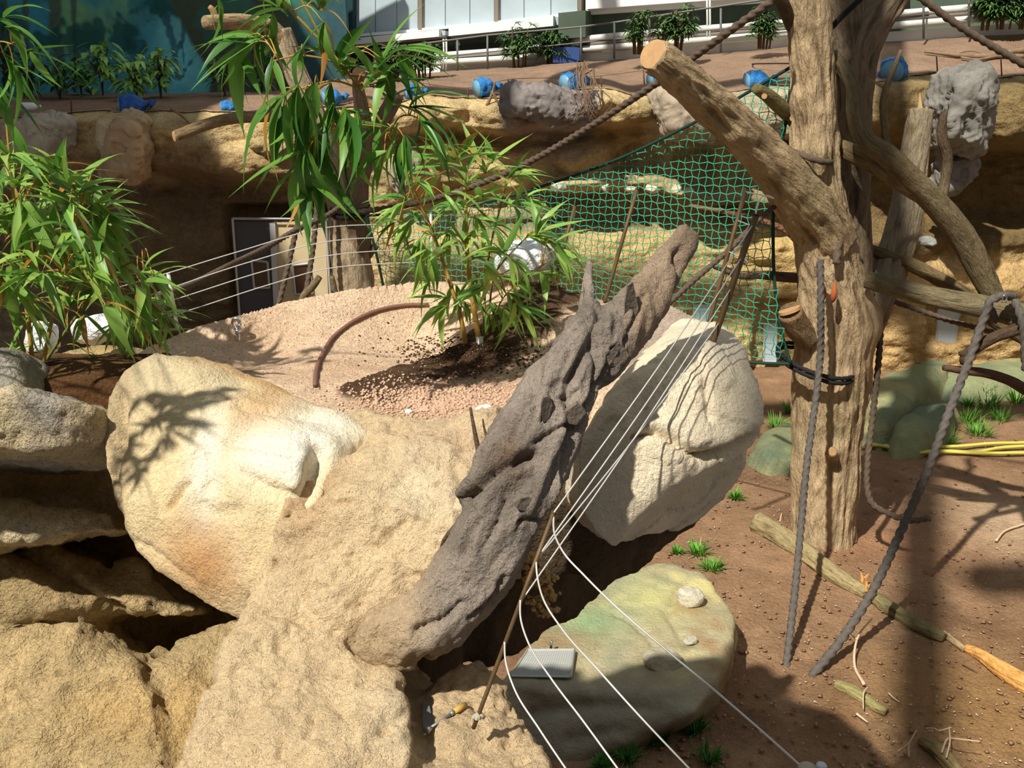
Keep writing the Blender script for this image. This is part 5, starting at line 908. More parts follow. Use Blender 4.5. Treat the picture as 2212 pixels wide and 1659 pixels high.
S2 = GX(.36, (1060, 1480), (1180, 1462), (1330, 1450), (1480, 1440), (1545, 1480), (1500, 1540)) + GX(-.2, (1020, 1690), (1180, 1690), (1290, 1640), (1400, 1620), (1480, 1590), (1545, 1540), (1560, 1480))
slab1 = rock_mesh('stepping_slab', [S1, S2], .03, 8, [('f', 1.6, 4, .07), ('f', 6, 3, .018)], carve=[([(1330, 1330), (1370, 1350), (1420, 1400)], .03, .035), ([(1460, 1280), (1440, 1330), (1470, 1380)], .03, .03), ([(1150, 1540), (1300, 1520), (1420, 1530)], .05, .05), ([(1230, 1600), (1340, 1575)], .05, .04)], colfn=col_slab, m=M_slab)
tag(slab1, 'flat green and yellow tinted rock slab on the floor below the boulder', 'rock')
def mound(pts, h, label, name='rock_mound', seed=0, flat=.75):
    pts = [G(a, b, 0) for a, b in pts]; c = np.mean(pts, axis=0); H = [p + np.array((0, 0, -.15)) for p in pts] + [c + (p-c)*flat + np.array((0, 0, h*.8)) for p in pts] + [c + (p-c)*.35 + np.array((0, 0, h)) for p in pts]
    o = rock_mesh(name, [H], .05, 8, [('f', 1.1+.1*seed, 4, .10), ('f', 5, 3, .02)], colfn=lambda V, Nn: mixc(mixc(np.repeat(lin((150, 156, 116))[None], len(V), 0), lin((104, 122, 104)), sstep(-.1, .5, fbm(V+seed*7, .8, 4))*.8), lin((190, 176, 122)), sstep(.1, .5, fbm(V+seed*3+9, 1.1, 3))*.6), m=M_slab); tag(o, label, 'rock', 'painted rocks on the enclosure floor')
mound([(1840, 880), (1900, 850), (2020, 810), (2070, 815), (2030, 880), (1960, 940), (1900, 975), (1850, 960)], .55, 'rounded yellow-green rock hump just past the big trunk', seed=1)
mound([(1990, 830), (2090, 808), (2230, 795), (2300, 812), (2230, 856), (2080, 870), (2010, 880)], .35, 'long flat green rock along the foot of the sandy wall', seed=2)
mound([(1900, 950), (1960, 915), (2050, 880), (2090, 900), (2050, 950), (1980, 985), (1920, 990)], .35, 'grey-green rock slab sloping down to the yellow hoses', seed=3)
mound([(1625, 955), (1680, 930), (1740, 935), (1770, 975), (1740, 1030), (1650, 1035), (1610, 1000)], .28, 'low grey-green rock between the boulder and the big trunk', seed=4)
def stone(label, c, s, seed, colr, name='stone', ang=5, cat='stone', group=None, m=None):
    rr = np.random.default_rng(seed); bm = bmesh.new(); bmesh.ops.create_icosphere(bm, subdivisions=4, radius=1); V = np.array([v.co[:] for v in bm.verts])
    for k in range(ang*3):
        n_ = rr.normal(size=3); n_ /= np.linalg.norm(n_); dpl = rr.uniform(.62, .9); h = V @ n_ - dpl; V = V - np.outer(np.clip(h, 0, 9)*.92, n_)
    V = V*(1 + .05*fbm(V+seed, 3, 3))[:, None]; V = V*np.asarray(s) + np.asarray(c)
    for v, q in zip(bm.verts, V): v.co = q
    me = bpy.data.meshes.new(name); bm.to_mesh(me); bm.free(); me.materials.append(m or M_stone); set_col(me, mixc(np.repeat(lin(colr)[None], len(V), 0), lin(colr)*.6, sstep(0, .6, fbm(V*1.0+seed, 4/max(s), 3))*.7)); return tag(link(bpy.data.objects.new(name, me)), label, cat, group)
SL = BVHTree.FromObject(slab1, bpy.context.evaluated_depsgraph_get())
def on_slab(px, py, z):
    h = SL.ray_cast(Vector((0, 0, CAMZ)), Vector(ray(px, py)).normalized()); return np.array(h[0]) if h[0] is not None else G(px, py, z)
def gst(px, py, wpx, hpx, z, label, seed, colr, dY=.0, **k):
    b = G(px, py, z) if z < .3 else on_slab(px, py, z); w_ = pw(wpx, b[1], z)/2; h_ = pw(hpx, b[1], z)/2*.8; return stone(label, b+np.array((0, 0, h_*.45)), (w_, w_*.9, h_), seed, colr, **k)
gst(1487, 1300, 66, 62, .42, 'large faceted white rock resting on the green slab', 1, (214, 204, 182)); gst(1492, 1388, 36, 26, .42, 'small pale stone on the green slab between two larger rocks', 2, (206, 200, 178)); gst(1432, 1432, 90, 56, .38, 'broad pale rock half in shade at the slab edge', 3, (196, 188, 160))
gst(1898, 948, 44, 26, .05, 'small grey-green stone at the start of the yellow hoses', 4, (150, 158, 136)); gst(2072, 840, 60, 30, .12, 'small flat stone on the green rocks near the grass', 5, (156, 146, 116)); gst(1700, 970, 50, 26, .12, 'small mossy stone touching the big trunk', 6, (140, 140, 108))
for k, (a, b, wv, hv, lb) in enumerate(((883, 893, 20, 18, 'white pebble on the red gravel, the middle-sized of three'), (926, 911, 12, 10, 'tiny white pebble on the red gravel'), (1050, 892, 46, 28, 'flat white stone beside the leaning driftwood'))):
    c = on_soil(a, b); s_ = pw(wv, c[1], 4.1)/2; stone(lb, c+np.array((0, 0, s_*.3)), (s_, s_*.8, pw(hv, c[1], 4.1)/2*.8), 20+k, (246, 244, 238))
for k, (a, b, wv, hv) in enumerate(((1207, 402, 40, 26), (1308, 406, 22, 22), (1362, 408, 32, 16), (1408, 408, 40, 22), (1462, 408, 28, 24), (1486, 414, 28, 24), (1545, 402, 30, 22), (1590, 418, 22, 16), (1626, 414, 22, 20), (1940, 555, 40, 20), (2002, 522, 50, 26))):
    x, z = WX(a, b, 17.6); y = cliff_y(x, z)-.02; c = P(a, b, y); w_ = pw(wv, y)/2
    stone(['white stone set in the ledge behind the net, first from the centre bamboo', 'small white stone in the ledge, second behind the net', 'flat white stone in the ledge behind the tall dark stake', 'white stone in the ledge with a dark hollow under it', 'white stone in the ledge, the higher of a touching pair', 'white stone in the ledge, the lower of a touching pair', 'pale stone in the ledge above the long reddish branch', 'small pale stone in the ledge behind the two wire posts', 'last small white stone in the ledge beside the sawn limb', 'pale grey stone set in the dark wall behind the broken stem', 'bluish-grey stone set in the dark wall under the curved branch'][k], c, (w_, .12, pw(hv, y)/2), 40+k, (224, 214, 190) if k < 9 else (172, 176, 172))
# big grey rock faces in the cliff
def face_rock(outl, Yv, th, label, colr, seed, amp=.06):
    o = rock_mesh('cliff_rock', [PX(*[(a, b, Yv) for a, b in outl]) + off(PX(*[(a+(np.mean([q[0] for q in outl])-a)*.35, b+(np.mean([q[1] for q in outl])-b)*.35, Yv-th) for a, b in outl]), (0, 0, 0)) + off(PX(*[(a, b, Yv) for a, b in outl]), (0, .6, 0))], .026, 3, [('f', 1.3, 3, amp), ('q', 2.6, 2, .14), ('r', 2.0, 4, .10), ('r', 6, 3, .03), ('f', 14, 3, .02)], colfn=lambda V, Nn: mixc(np.repeat(lin(colr)[None], len(V), 0), lin(colr)*.66, sstep(-.1, .5, fbm(V+seed, 2.2, 4))*.8), m=M_smooth); return tag(o, label, 'rock', 'grey rocks built into the cliff')
face_rock([(2048, 200), (2062, 158), (2110, 150), (2136, 180), (2140, 260), (2128, 330), (2090, 340), (2044, 320), (2040, 250)], 16.9, .45, 'tall craggy grey rock in the cliff past the broken stem', (146, 142, 134), 3)
face_rock([(2050, 330), (2110, 330), (2120, 360), (2070, 420), (2040, 430), (2044, 380)], 17.3, .25, 'lower grey rock wedge tapering down into the shade', (150, 146, 140), 5)
face_rock([(1100, 200), (1160, 186), (1240, 205), (1290, 232), (1262, 270), (1170, 268), (1092, 240)], 17.4, .25, 'dark grey folded rock in the cliff lip above the centre bamboo', (146, 138, 134), 7)
face_rock([(1425, 205), (1475, 185), (1545, 200), (1570, 260), (1530, 295), (1440, 285)], 17.2, .35, 'pale flat-faced rock in the cliff behind the sawn limb', (188, 172, 150), 9)
face_rock([(225, 268), (255, 252), (302, 262), (306, 330), (298, 392), (232, 388)], 17.35, .4, 'square cream and rust rock block in the shaded cliff', (196, 170, 134), 11, .04)
face_rock([(20, 262), (90, 250), (125, 270), (120, 320), (60, 330), (20, 310)], 17.3, .3, 'pale smooth rock in the shaded cliff near the view edge', (190, 180, 158), 13, .04)
face_rock([(838, 355), (880, 330), (905, 360), (880, 420), (858, 412)], 17.9, .3, 'pale wedge-shaped rock in the cliff beside the forked tree', (184, 172, 152), 15, .03)
# ================================================================== DOORS AND WINDOWS IN THE CLIFF
M_beige = mat('beige_door_panel', base=lin((206, 188, 150)), rough=.6, n1=(2, .92, 1.06)); M_ddoor = mat('dark_grey_door_panel', base=lin((84, 84, 86)), rough=.6); M_frame = mat('light_grey_frame', base=lin((196, 198, 200)), rough=.45, metal=.2); M_glassb = mat('brown_tinted_glass', base=lin((62, 42, 30)), rough=.12, spec=.5)
DY = 18.42
def board(mb, pts, y0, y1): a = PX(*[(x, y, y0) for x, y in pts]); mb.hexa([q + np.array((0, 0, 0)) for q in a], [q + np.array((0, y1-y0, 0)) for q in a])
def door(name, panel, panelm, frame, pane, edge=None):
    r = bpy.data.objects.new(name, None); C.objects.link(r); r.location = P(*panel[0], DY); struct(r)
    mb = MB(); board(mb, panel, DY, DY+.08); mb.build('panel', panelm, r, False)
    mb = MB(); (x0, y0), (x1, y1), (x2, y2), (x3, y3) = pane
    w_ = 5
    for a, b in (((x0, y0), (x1, y1)), ((x1, y1), (x2, y2)), ((x2, y2), (x3, y3)), ((x3, y3), (x0, y0))): mb.tube([P(*a, DY-.03), P(*b, DY-.03)], pw(w_/2, DY, 3), 4)
    mb.build('window_frame', M_frame, r, False); mb = MB(); board(mb, pane, DY-.015, DY+.01); mb.build('pane', M_glassb, r, False)
    if edge: mb = MB(); board(mb, edge, DY-.06, DY+.09); mb.build('edge_profile', M_frame, r, False)
    return r
d1 = door('door_1', [(504, 478), (584, 478), (596, 800), (522, 800)], M_ddoor, None, [(543, 562), (578, 566), (582, 622), (549, 622)])
d2 = door('door_2', [(592, 480), (702, 476), (716, 800), (606, 800)], M_beige, None, [(632, 574), (668, 570), (675, 634), (638, 636)], [(582, 482), (594, 479), (609, 800), (598, 800)])
mb = MB()
for a, b in (((502, 472), (712, 474)), ((502, 472), (526, 800)), ((704, 478), (724, 800))): mb.tube([P(*a, DY-.1), P(*b, DY-.1)], .022, 4)
o = mb.build('trim_6', M_frame, None, False); struct(o)
M_pane = mat('pale_window_pane', base=lin((186, 194, 206)), rough=.25, spec=.5)
for k, pts in enumerate(([(1652, 700), (1678, 700), (1676, 782), (1650, 782)], [(2026, 668), (2076, 664), (2070, 742), (2022, 746)], [(1500, 660), (1535, 660), (1535, 700), (1500, 700)])):
    yv = cliff_y(*WX(np.mean([p_[0] for p_ in pts]), np.mean([p_[1] for p_ in pts])))-.04
    r = bpy.data.objects.new(f'window_{k+4}', None); C.objects.link(r); r.location = P(*pts[0], yv); struct(r)
    mb = MB(); board(mb, pts, yv, yv+.03); mb.build('pane', M_pane, r, False); mb = MB()
    for a, b in zip(pts, pts[1:]+pts[:1]): mb.tube([P(*a, yv), P(*b, yv)], .02, 4)
    mb.build('window_frame', M_frame, r, False)
# ================================================================== LOGS, STICKS, HOSES ON THE FLOOR
def gpath(pts, h=0.0): return [(lambda q: q + np.array((0, 0, floor_z(q[None])[0]+h)))(G(a, b, 0)) for a, b in pts]
def ground_log(pts, rpx, label, c0, c1, seed, name='log', split=None):
    S = spline(gpath(pts), 60); r = np.interp(np.linspace(0, 1, 60), np.linspace(0, 1, len(rpx)), [pw(v_, S[int(k*59/(len(rpx)-1))][1], 0) for k, v_ in enumerate(rpx)]); S[:, 2] += r*.45
    V, F = tube(S, r, 26); n = 26; L = np.repeat(np.r_[0, np.cumsum(np.linalg.norm(np.diff(S, axis=0), axis=1))], n); th = np.tile(np.arange(n)*2*math.pi/n, 60); Rr = np.repeat(r, n)
    U = np.stack([np.cos(th)*4, np.sin(th)*4, L*3], 1)+seed; rg = ridged(U, 1, 2); Nn = V-np.repeat(S, n, 0); V = V + Nn*(.24*rg + .30*fbm(np.stack([np.cos(th), np.sin(th), L*2.2], 1)+seed, 1, 3))[:, None]
    col = mixc(np.repeat(lin(c0)[None], len(V), 0), lin(c1), sstep(.1, -.5, rg)*.8)
    if split: col = mixc(col, lin(split), sstep(.2, .6, fbm(V+seed, 3, 3)+.35))
    r_ = thing(name, label, 'log', S[0]); mb = MB(); mb.add(V, F); set_vec(mb.build('stem', M_bark, r_, col=col), np.c_[np.cos(th)*Rr+seed, np.sin(th)*Rr, L]); return r_
g1 = ground_log([(1636, 1148), (1720, 1200), (1800, 1245), (1872, 1280)], (21, 19, 16, 13), 'long rotten log lying on the earth before the big trunk', (158, 142, 104), (104, 82, 60), 3)
mb = MB()
for k in range(7): a = gpath([(1862+k*3, 1262+k*5)], .05+.02*(k % 3))[0]; mb.tube([a, a+np.array((.06*math.cos(k*2), .06*math.sin(k*2), .10))], (.03, .004), 5)
mb.build('broken_end', mat('orange_rot', base=lin((206, 150, 84)), rough=.9), g1, False)
ground_log([(1886, 1284), (1940, 1315), (1990, 1345), (2042, 1368)], (13, 15, 15, 10), 'crumbling mossy log piece in line with the long rotten log', (132, 122, 86), (82, 66, 48), 5)
ground_log([(2040, 1355), (2065, 1375), (2085, 1392)], (6, 6, 5), 'short pale splinter between two rotten log pieces', (186, 160, 122), (140, 110, 80), 6)
ground_log([(2088, 1388), (2130, 1415), (2165, 1440), (2212, 1472), (2270, 1500)], (7, 12, 16, 18, 16), 'bright orange split log reaching the edge of the view', (214, 160, 92), (150, 96, 52), 7)
ground_log([(1806, 1478), (1850, 1503), (1895, 1530), (1915, 1540)], (7, 11, 11, 8), 'greenish log sunk in the earth with a pale wire round it', (156, 146, 98), (116, 98, 66), 8)
ground_log([(1990, 1606), (2030, 1636), (2060, 1665), (2090, 1700)], (12, 16, 16, 16), 'half-buried log under thin dry twigs at the bottom edge', (144, 126, 88), (102, 82, 58), 9)
M_twig = mat('bare_twig', base=lin((206, 182, 154)), rough=.8); M_twigd = mat('dark_twig', base=lin((120, 96, 76)), rough=.9)
def stick(pts, r, label, m=None, hs=None):
    S = gpath(pts, .015)
    if hs is not None: S = [q+np.array((0, 0, h)) for q, h in zip(S, hs)]
    mb = MB(); mb.tube(spline(S, 20), np.linspace(r, r*.5, 20), 6); tag(mb.build('stick', m or M_twig), label, 'stick', 'dry sticks on the earth')
stick(((1866, 1482), (1846, 1440), (1846, 1410), (1852, 1395), (1880, 1365)), .016, 'curved bare stick standing a little off the earth by the rope ends', None, (.01, .02, .10, .14, .2)); stick(((1850, 1404), (1832, 1392)), .008, 'short side sprig at the bend of the curved bare stick', None, (.13, .16)); stick(((1872, 1505), (1862, 1525), (1864, 1540)), .009, 'thin pale hoop of stick over the sunken log', None, (.08, .10, .02))
stick(((1850, 1546), (1874, 1562)), .013, 'short pale stick below the sunken log'); stick(((1920, 1494), (1932, 1508), (1944, 1516)), .010, 'short forked stick in the wide shadow stripe'); stick(((2152, 1166), (2172, 1144), (2212, 1132), (2260, 1120)), .016, 'long pale stick on the sunlit sand at the edge of the view'); stick(((2080, 1424), (2114, 1444)), .008, 'thin reddish stick beside the orange split log', M_twigd)
stick(((1680, 1180), (1684, 1168), (1690, 1162)), .008, 'pale wire hoop over the thick end of the long log', None, (.22, .24, .1))
for k, (pts, lb) in enumerate(((((1996, 1600), (2012, 1608), (2022, 1624), (2048, 1622)), 'dry twig arching over the half-buried log, nearer the shadow'), (((2002, 1606), (2008, 1622), (2006, 1636)), 'short dry twig dangling at the head of the half-buried log'), (((2030, 1652), (2044, 1630), (2056, 1640), (2110, 1650)), 'long dry twig lying across the half-buried log to the sand'), (((1936, 1648), (1956, 1646), (1972, 1632)), 'small branching twig in the shadow stripe at the bottom'), (((1960, 1660), (1958, 1648), (1966, 1640)), 'short upright twig in the shadow stripe at the bottom'), (((2040, 1662), (2046, 1640), (2042, 1622)), 'pale twig standing over the half-buried log'))): stick(pts, .009, lb, None, np.linspace(.1, .22, len(pts)))
M_hose = mat('yellow_hose', base=lin((206, 196, 92)), rough=.5, spec=.35)
for k, (pts, lb) in enumerate((([(1870, 968), (1890, 955), (1925, 951), (1980, 960), (2060, 963), (2140, 960), (2212, 957), (2280, 955)], 'yellow hose, the highest strand past the big trunk'), ([(1872, 966), (1900, 962), (1960, 972), (2050, 974), (2110, 976), (2160, 968), (2212, 966), (2280, 964)], 'yellow hose, the middle strand that rises towards the view edge'), ([(1870, 970), (1900, 965), (1960, 976), (2040, 975), (2120, 979), (2212, 979), (2280, 980)], 'yellow hose, the lowest strand lying straight on the earth'), ([(1628, 992), (1650, 982), (1680, 975), (1720, 974), (1770, 985)], 'short length of yellow hose between the boulder and the big trunk'))):
    S = spline(gpath(pts, .05 + .03*(k == 3)), 60); mb = MB(); mb.tube(S, .026, 10); tag(mb.build('hose', M_hose), lb, 'hose', 'yellow hoses on the floor')
# drain grid in the slab
M_mesh = mat('galvanised_mesh', base=lin((176, 178, 172)), rough=.5, metal=.4)
gc = [G(a, b, .43) for a, b in ((1140, 1405), (1240, 1404), (1232, 1462), (1105, 1460))]; dg_ = thing('drain_grid', 'pale woven metal grid let into the green slab', 'grid', gc[3])
mb = MB()
for k in range(4): mb.tube([gc[k], gc[(k+1) % 4]], .014, 4)
mb.build('frame', M_mesh, dg_, False)
mb = MB(); gc = [np.array(q) for q in gc]
for k in range(1, 22): t = k/22; mb.tube([gc[0]*(1-t)+gc[1]*t, gc[3]*(1-t)+gc[2]*t], .006, 4, False); mb.tube([gc[0]*(1-t)+gc[3]*t, gc[1]*(1-t)+gc[2]*t], .006, 4, False)
stuff(mb.build('wire_mesh', M_mesh, dg_, False)); mb = MB(); mb.add([q-np.array((0, 0, .012)) for q in gc], [(3, 2, 1, 0)]); mb.build('bed', mat('dusty_concrete', base=lin((160, 154, 132)), rough=.9), dg_, False)
mb = MB(); c = G(1190, 1400, .43); mb.tube([c, c+np.array((0, 0, .05)), c+np.array((.01, 0, .07))], .012, 8); mb.build('lug', M_chrome, dg_)
# ================================================================== WIRE FENCES OF THE ISLAND
M_post = mat('brown_metal_post', base=lin((104, 84, 58)), rough=.55, metal=.3, n1=(20, .75, 1.2)); M_wire = mat('pale_fence_wire', base=lin((214, 212, 206)), rough=.4, metal=.3); M_cement = mat('grey_cement', base=lin((176, 166, 146)), rough=.95, bump=((30, .01, 'n'),))
def post(a, Ya, b, Yb, rpx, label, foot=True, m=None):
    p0, p1 = P(*a, Ya), P(*b, Yb); r = thing('fence_post', label, 'post', p0); mb = MB(); mb.tube([p0 - (p1-p0)*.06, p0, (p0+p1)/2, p1], pw(rpx, Ya, 4), 10); mb.build('rod', m or M_post, r)
    mb = MB(); mb.tube([p1, p1+(p1-p0)*.004], pw(rpx*1.25, Yb, 4), 10); mb.build('cap', m or M_post, r)
    if foot:
        mb = MB(); rr = np.random.default_rng(int(a[0])); s_ = pw(rpx*3.2, Ya, 4)
        for k in range(7): t = k*6.28/7; q = p0+np.array((math.cos(t)*s_*rr.uniform(.3, 1), math.sin(t)*s_*rr.uniform(.3, 1), -s_*.2)); mb.tube([q, q*.5+p0*.5+np.array((0, 0, s_*.35)), p0+np.array((0, 0, s_*.7))], (s_*.3, s_*.32, s_*.1), 6)
        mb.build('cement_foot', M_cement, r)
    return p0, p1
f0, f1 = post((1032, 1548), 2.36, (1196, 1108), 2.42, 5, 'slanting brown wire post set in cement at the foot of the outcrop')
g0, g1_ = post((1508, 832), 3.50, (1634, 464), 3.56, 7, 'slanting brown wire post on the top of the grey boulder')
h0, h1 = post((1532, 695), 4.1, (1612, 405), 4.15, 5, 'second slanting wire post at the back of the grey boulder', False)
post((1310, 640), 4.5, (1376, 408), 4.55, 4, 'tall dark stake behind the soil mound, in front of the net', False); post((1190, 640), 4.72, (1242, 444), 4.78, 3.5, 'thin dark stake behind the white sack and centre bamboo', False)
wires = [([(1196, 1110), (1197, 1150), (1215, 1190), (1262, 1243), (1330, 1310), (1440, 1405), (1560, 1505), (1660, 1592), (1745, 1668)], [2.42, 2.40, 2.38, 2.33, 2.27, 2.18, 2.08, 2.0, 1.95], 'longest white wire swooping from the front post to the bottom edge bolts'),
         ([(1158, 1206), (1160, 1240), (1172, 1290), (1215, 1360), (1290, 1445), (1380, 1545), (1500, 1672)], [2.41, 2.38, 2.35, 2.3, 2.24, 2.15, 2.05], 'second white wire swooping from the front post to the bottom edge'),
         ([(1124, 1296), (1124, 1330), (1142, 1390), (1190, 1465), (1260, 1558), (1345, 1675)], [2.39, 2.37, 2.33, 2.28, 2.2, 2.1], 'third white wire swooping from the front post to the bottom edge'), ([(1090, 1386), (1091, 1420), (1112, 1490), (1165, 1575), (1232, 1675)], [2.38, 2.36, 2.3, 2.22, 2.14], 'shortest white wire from low on the front post to the bottom edge')]
for pts, ys, lb in wires: mb = MB(); mb.tube(spline(PX(*[(a, b, c) for (a, b), c in zip(pts, ys)]), 60), .0027, 8); tag(mb.build('fence_wire', M_wire), lb, 'wire', 'wires of the front fence')
up = [((1196, 1112), (1634, 480)), ((1158, 1206), (1610, 545)), ((1130, 1308), (1590, 610)), ((1160, 1200), (1562, 690))]
for k, (a, b) in enumerate(up):
    t = (.05, .24, .42, .62)[k]; q = g1_*(1-t)+g0*t; mb = MB(); a0 = f1*(1-(0, .22, .43, .23)[k]) + f0*(0, .22, .43, .23)[k]; mid = (a0+q)/2+np.array((0, 0, -.02)); mb.tube(spline([a0, mid, q], 30), .0024, 8); tag(mb.build('fence_wire', M_wire), ('top wire stretched from the front post to the boulder post', 'second wire stretched from the front post to the boulder post', 'third wire stretched from the front post to the boulder post', 'lowest wire stretched from the front post to the boulder post')[k], 'wire')
for k, (t0, t1, bow) in enumerate(((.05, .03, .16), (.24, .24, .12), (.45, .47, .12))):
    a = h1*(1-t1)+h0*t1; b = g1_*(1-t0)+g0*t0; mb = MB(); mb.tube(spline([a, (a*.6+b*.4)+np.array((bow*.6, 0, .02)), b+np.array((.04, .1, .07)), b], 30), .0026, 8); tag(mb.build('fence_wire', M_wire), ('top curling wire between the two boulder posts', 'middle curling wire between the two boulder posts', 'lowest curling wire between the two boulder posts')[k], 'wire')
b0 = P(1745, 1655, 1.95); bo = thing('wire_bolt', 'pair of pale bolt ends holding the longest wire at the bottom edge', 'bolt', b0)
mb = MB(); mb.tube([(b0[0]+.012, b0[1], -.1), (b0[0]+.012, b0[1], b0[2]-.13)], .035, 12); mb.build('post', M_rail, bo)
for dx, dz, rr in ((0, 0, .022), (.032, .006, .013)):
    mb = MB(); c = b0 + np.array((dx, 0, dz)); mb.tube([c+np.array((0, 0, -.2)), c+np.array((0, 0, -.004)), c], (rr*.9, rr, rr*.8), 14); mb.build('bolt', M_cement if dx == 0 else M_frame, bo)
# fence behind the island
q0, q1 = post((383, 706), 4.38, (363, 590), 4.38, 4, 'thin pale fence post at the far edge of the soil behind the leafy clump', False, M_wire)
post((935, 615), 4.95, (930, 460), 4.95, 3, 'thin fence post hidden in the centre bamboo leaves', False, M_wire)
for k, (pts, lb) in enumerate((([(230, 628), (362, 590), (510, 545), (710, 491), (840, 484), (931, 478)], 'top wire of the far fence before the doors'), ([(230, 672), (367, 623), (539, 566), (706, 522), (840, 512), (931, 508)], 'second wire of the far fence before the doors'), ([(230, 690), (374, 648), (584, 582), (711, 552), (840, 541), (931, 538)], 'third wire of the far fence before the doors'), ([(230, 720), (380, 679), (584, 614), (693, 583), (840, 569), (931, 566)], 'lowest wire of the far fence before the doors'))):
    mb = MB(); mb.tube(spline(PX(*[(a, b, 4.25+.7*(a-230)/700) for a, b in pts]), 40), .0026, 6); tag(mb.build('fence_wire', M_wire), lb, 'wire')
# ================================================================== SMALL THINGS
# hose on the mound
M_bh = mat('reddish_brown_hose', base=lin((124, 88, 78)), rough=.6); S = spline([on_soil(a, b)+np.array((0, 0, .012)) for a, b in ((681, 838), (684, 805), (698, 770), (726, 728), (770, 696), (830, 672), (880, 664), (925, 663))], 60); mb = MB(); mb.tube(S, .0098, 10); tag(mb.build('hose', M_bh), 'reddish-brown hose curving over the sandy soil', 'hose')
c = on_soil(517, 738); e = thing('eye_bolt', 'shiny metal eye bolt sticking up from the sandy soil', 'bolt', c); hgt = pw(50, c[1], 4.1)
mb = MB(); mb.tube([c+np.array((0, 0, -.03)), c+np.array((-.004, 0, hgt*.55))], .008, 10); mb.build('shank', M_chrome, e); mb = MB(); k_ = c+np.array((-.006, 0, hgt*.78)); mb.tube([k_+np.array((math.cos(t)*.016, 0, math.sin(t)*hgt*.24)) for t in np.linspace(0, 6.28, 20)], .010, 8); mb.build('eye', M_chrome, e); mb = MB(); mb.tube([c+np.array((-.004, 0, hgt*.36)), c+np.array((-.004, 0, hgt*.55))], .014, 6); mb.build('nut', M_chrome, e)
# tools in the hollow of the outcrop
M_blade = mat('grey_tool_steel', base=lin((150, 152, 152)), rough=.5, metal=.5); M_hand = mat('wooden_handle', base=lin((206, 166, 84)), rough=.5)
R_bvh = BVHTree.FromObject(rock, bpy.context.evaluated_depsgraph_get())
def on_rock(px, py):
    h = R_bvh.ray_cast(Vector((0, 0, CAMZ)), Vector(ray(px, py)).normalized()); return np.array(h[0]) if h[0] is not None else P(px, py, 2.4)
def lift(q, d=.012): v = np.array((0, 0, CAMZ))-q; return q + v/np.linalg.norm(v)*d
t0, t1 = lift(on_rock(920, 1514), .02), lift(on_rock(926, 1588), .03); c = (t0+t1)/2; vw = np.array((0, 0, CAMZ))-c; vw /= np.linalg.norm(vw); ax_ = t1-t0; sd_ = np.cross(ax_, vw); sd_ /= np.linalg.norm(sd_); nrm = np.cross(sd_, ax_); nrm /= np.linalg.norm(nrm); nrm *= np.sign(nrm @ vw)
o1 = thing('scraper', 'grey steel blade lying in the hollow of the outcrop', 'tool', c); mb = MB(); pl = [t0-sd_*.007, t0+sd_*.007, t0+ax_*.45+sd_*.013, t1+sd_*.014, t1-ax_*.05-sd_*.004, t0+ax_*.6-sd_*.014]; mb.hexa(pl, [q+nrm*.006 for q in pl]); mb.build('blade', M_blade, o1, False)
a, b, d_ = lift(on_rock(930, 1572), .03), lift(on_rock(980, 1538), .03), lift(on_rock(1006, 1522), .03); o2 = thing('chisel', 'small hand tool with a yellow wooden handle beside the steel blade', 'tool', a); mb = MB(); mb.tube([a, b], .004, 8); mb.build('shaft', M_blade, o2); mb = MB(); mb.tube([b, b*.6+d_*.4, d_], (.007, .010, .008), 10); mb.build('handle', M_hand, o2); mb = MB(); mb.tube([b-(d_-b)*.25, b], .007, 8); mb.build('ferrule', M_blade, o2)
mb = MB(); u = (b-a)/np.linalg.norm(b-a); mb.tube([a-u*.02, a], (.014, .008), 6); mb.build('tip', M_blade, o2)
# small pale boxes in place of sunlit spots on the island's dark side
M_sunspot = mat('sunlit_spot_colour', base=lin((196, 164, 112)), rough=.95, bump=((60, .01, 'n'),)); rr = np.random.default_rng(5); mb = MB()
for (cx, cy, wd, hd, n) in ((1135, 1205, 18, 22, 40), (1140, 1260, 12, 16, 24), (1170, 1250, 28, 20, 60), (1180, 1280, 20, 22, 55), (1160, 1300, 20, 14, 40), (1175, 1322, 24, 8, 40), (1115, 1240, 8, 8, 10)):
    for k in range(n):
        a, b = cx+rr.normal(0, wd*.5), cy+rr.normal(0, hd*.5); q = P(a, b, 2.95+rr.uniform(-.03, .03)); s_ = rr.uniform(.003, .008)
        mb.box(q, (s_, s_*1.2, s_*.8), Matrix.Rotation(rr.uniform(0, 3), 3, Vector((rr.random(), rr.random(), 1)).normalized()))
cr = mb.build('sunlit_spots', M_sunspot, None, False); stuff(cr)
# sacks
M_sack = mat('white_plastic_sheet', base=lin((236, 238, 240)), rough=.45, spec=.35, n1=(6, .9, 1.04), bump=((14, .05, 'n'), (40, .015, 'n')))
def sack(outl, Y, th, label, seed):
    bm_h = PX(*[(a, b, Y) for a, b in outl]); cx, cy = np.mean([q[0] for q in outl]), np.mean([q[1] for q in outl])
    fr = PX(*[(cx+(a-cx)*.55, cy+(b-cy)*.55, Y-th) for a, b in outl]); bk = off(PX(*[(cx+(a-cx)*.7, cy+(b-cy)*.7, Y) for a, b in outl]), (0, th, 0))
    o = rock_mesh('plastic_sack', [bm_h+fr+bk], .012, 2, [('r', 5, 3, .022), ('f', 9, 3, .02), ('r', 16, 2, .006)], m=M_sack); tag(o, label, 'sack', 'white plastic sacks')
sack([(1068, 575), (1080, 548), (1110, 530), (1150, 524), (1190, 532), (1212, 555), (1206, 596), (1150, 606), (1078, 608)], 4.85, .18, 'crumpled white plastic sack behind the centre bamboo', 1)
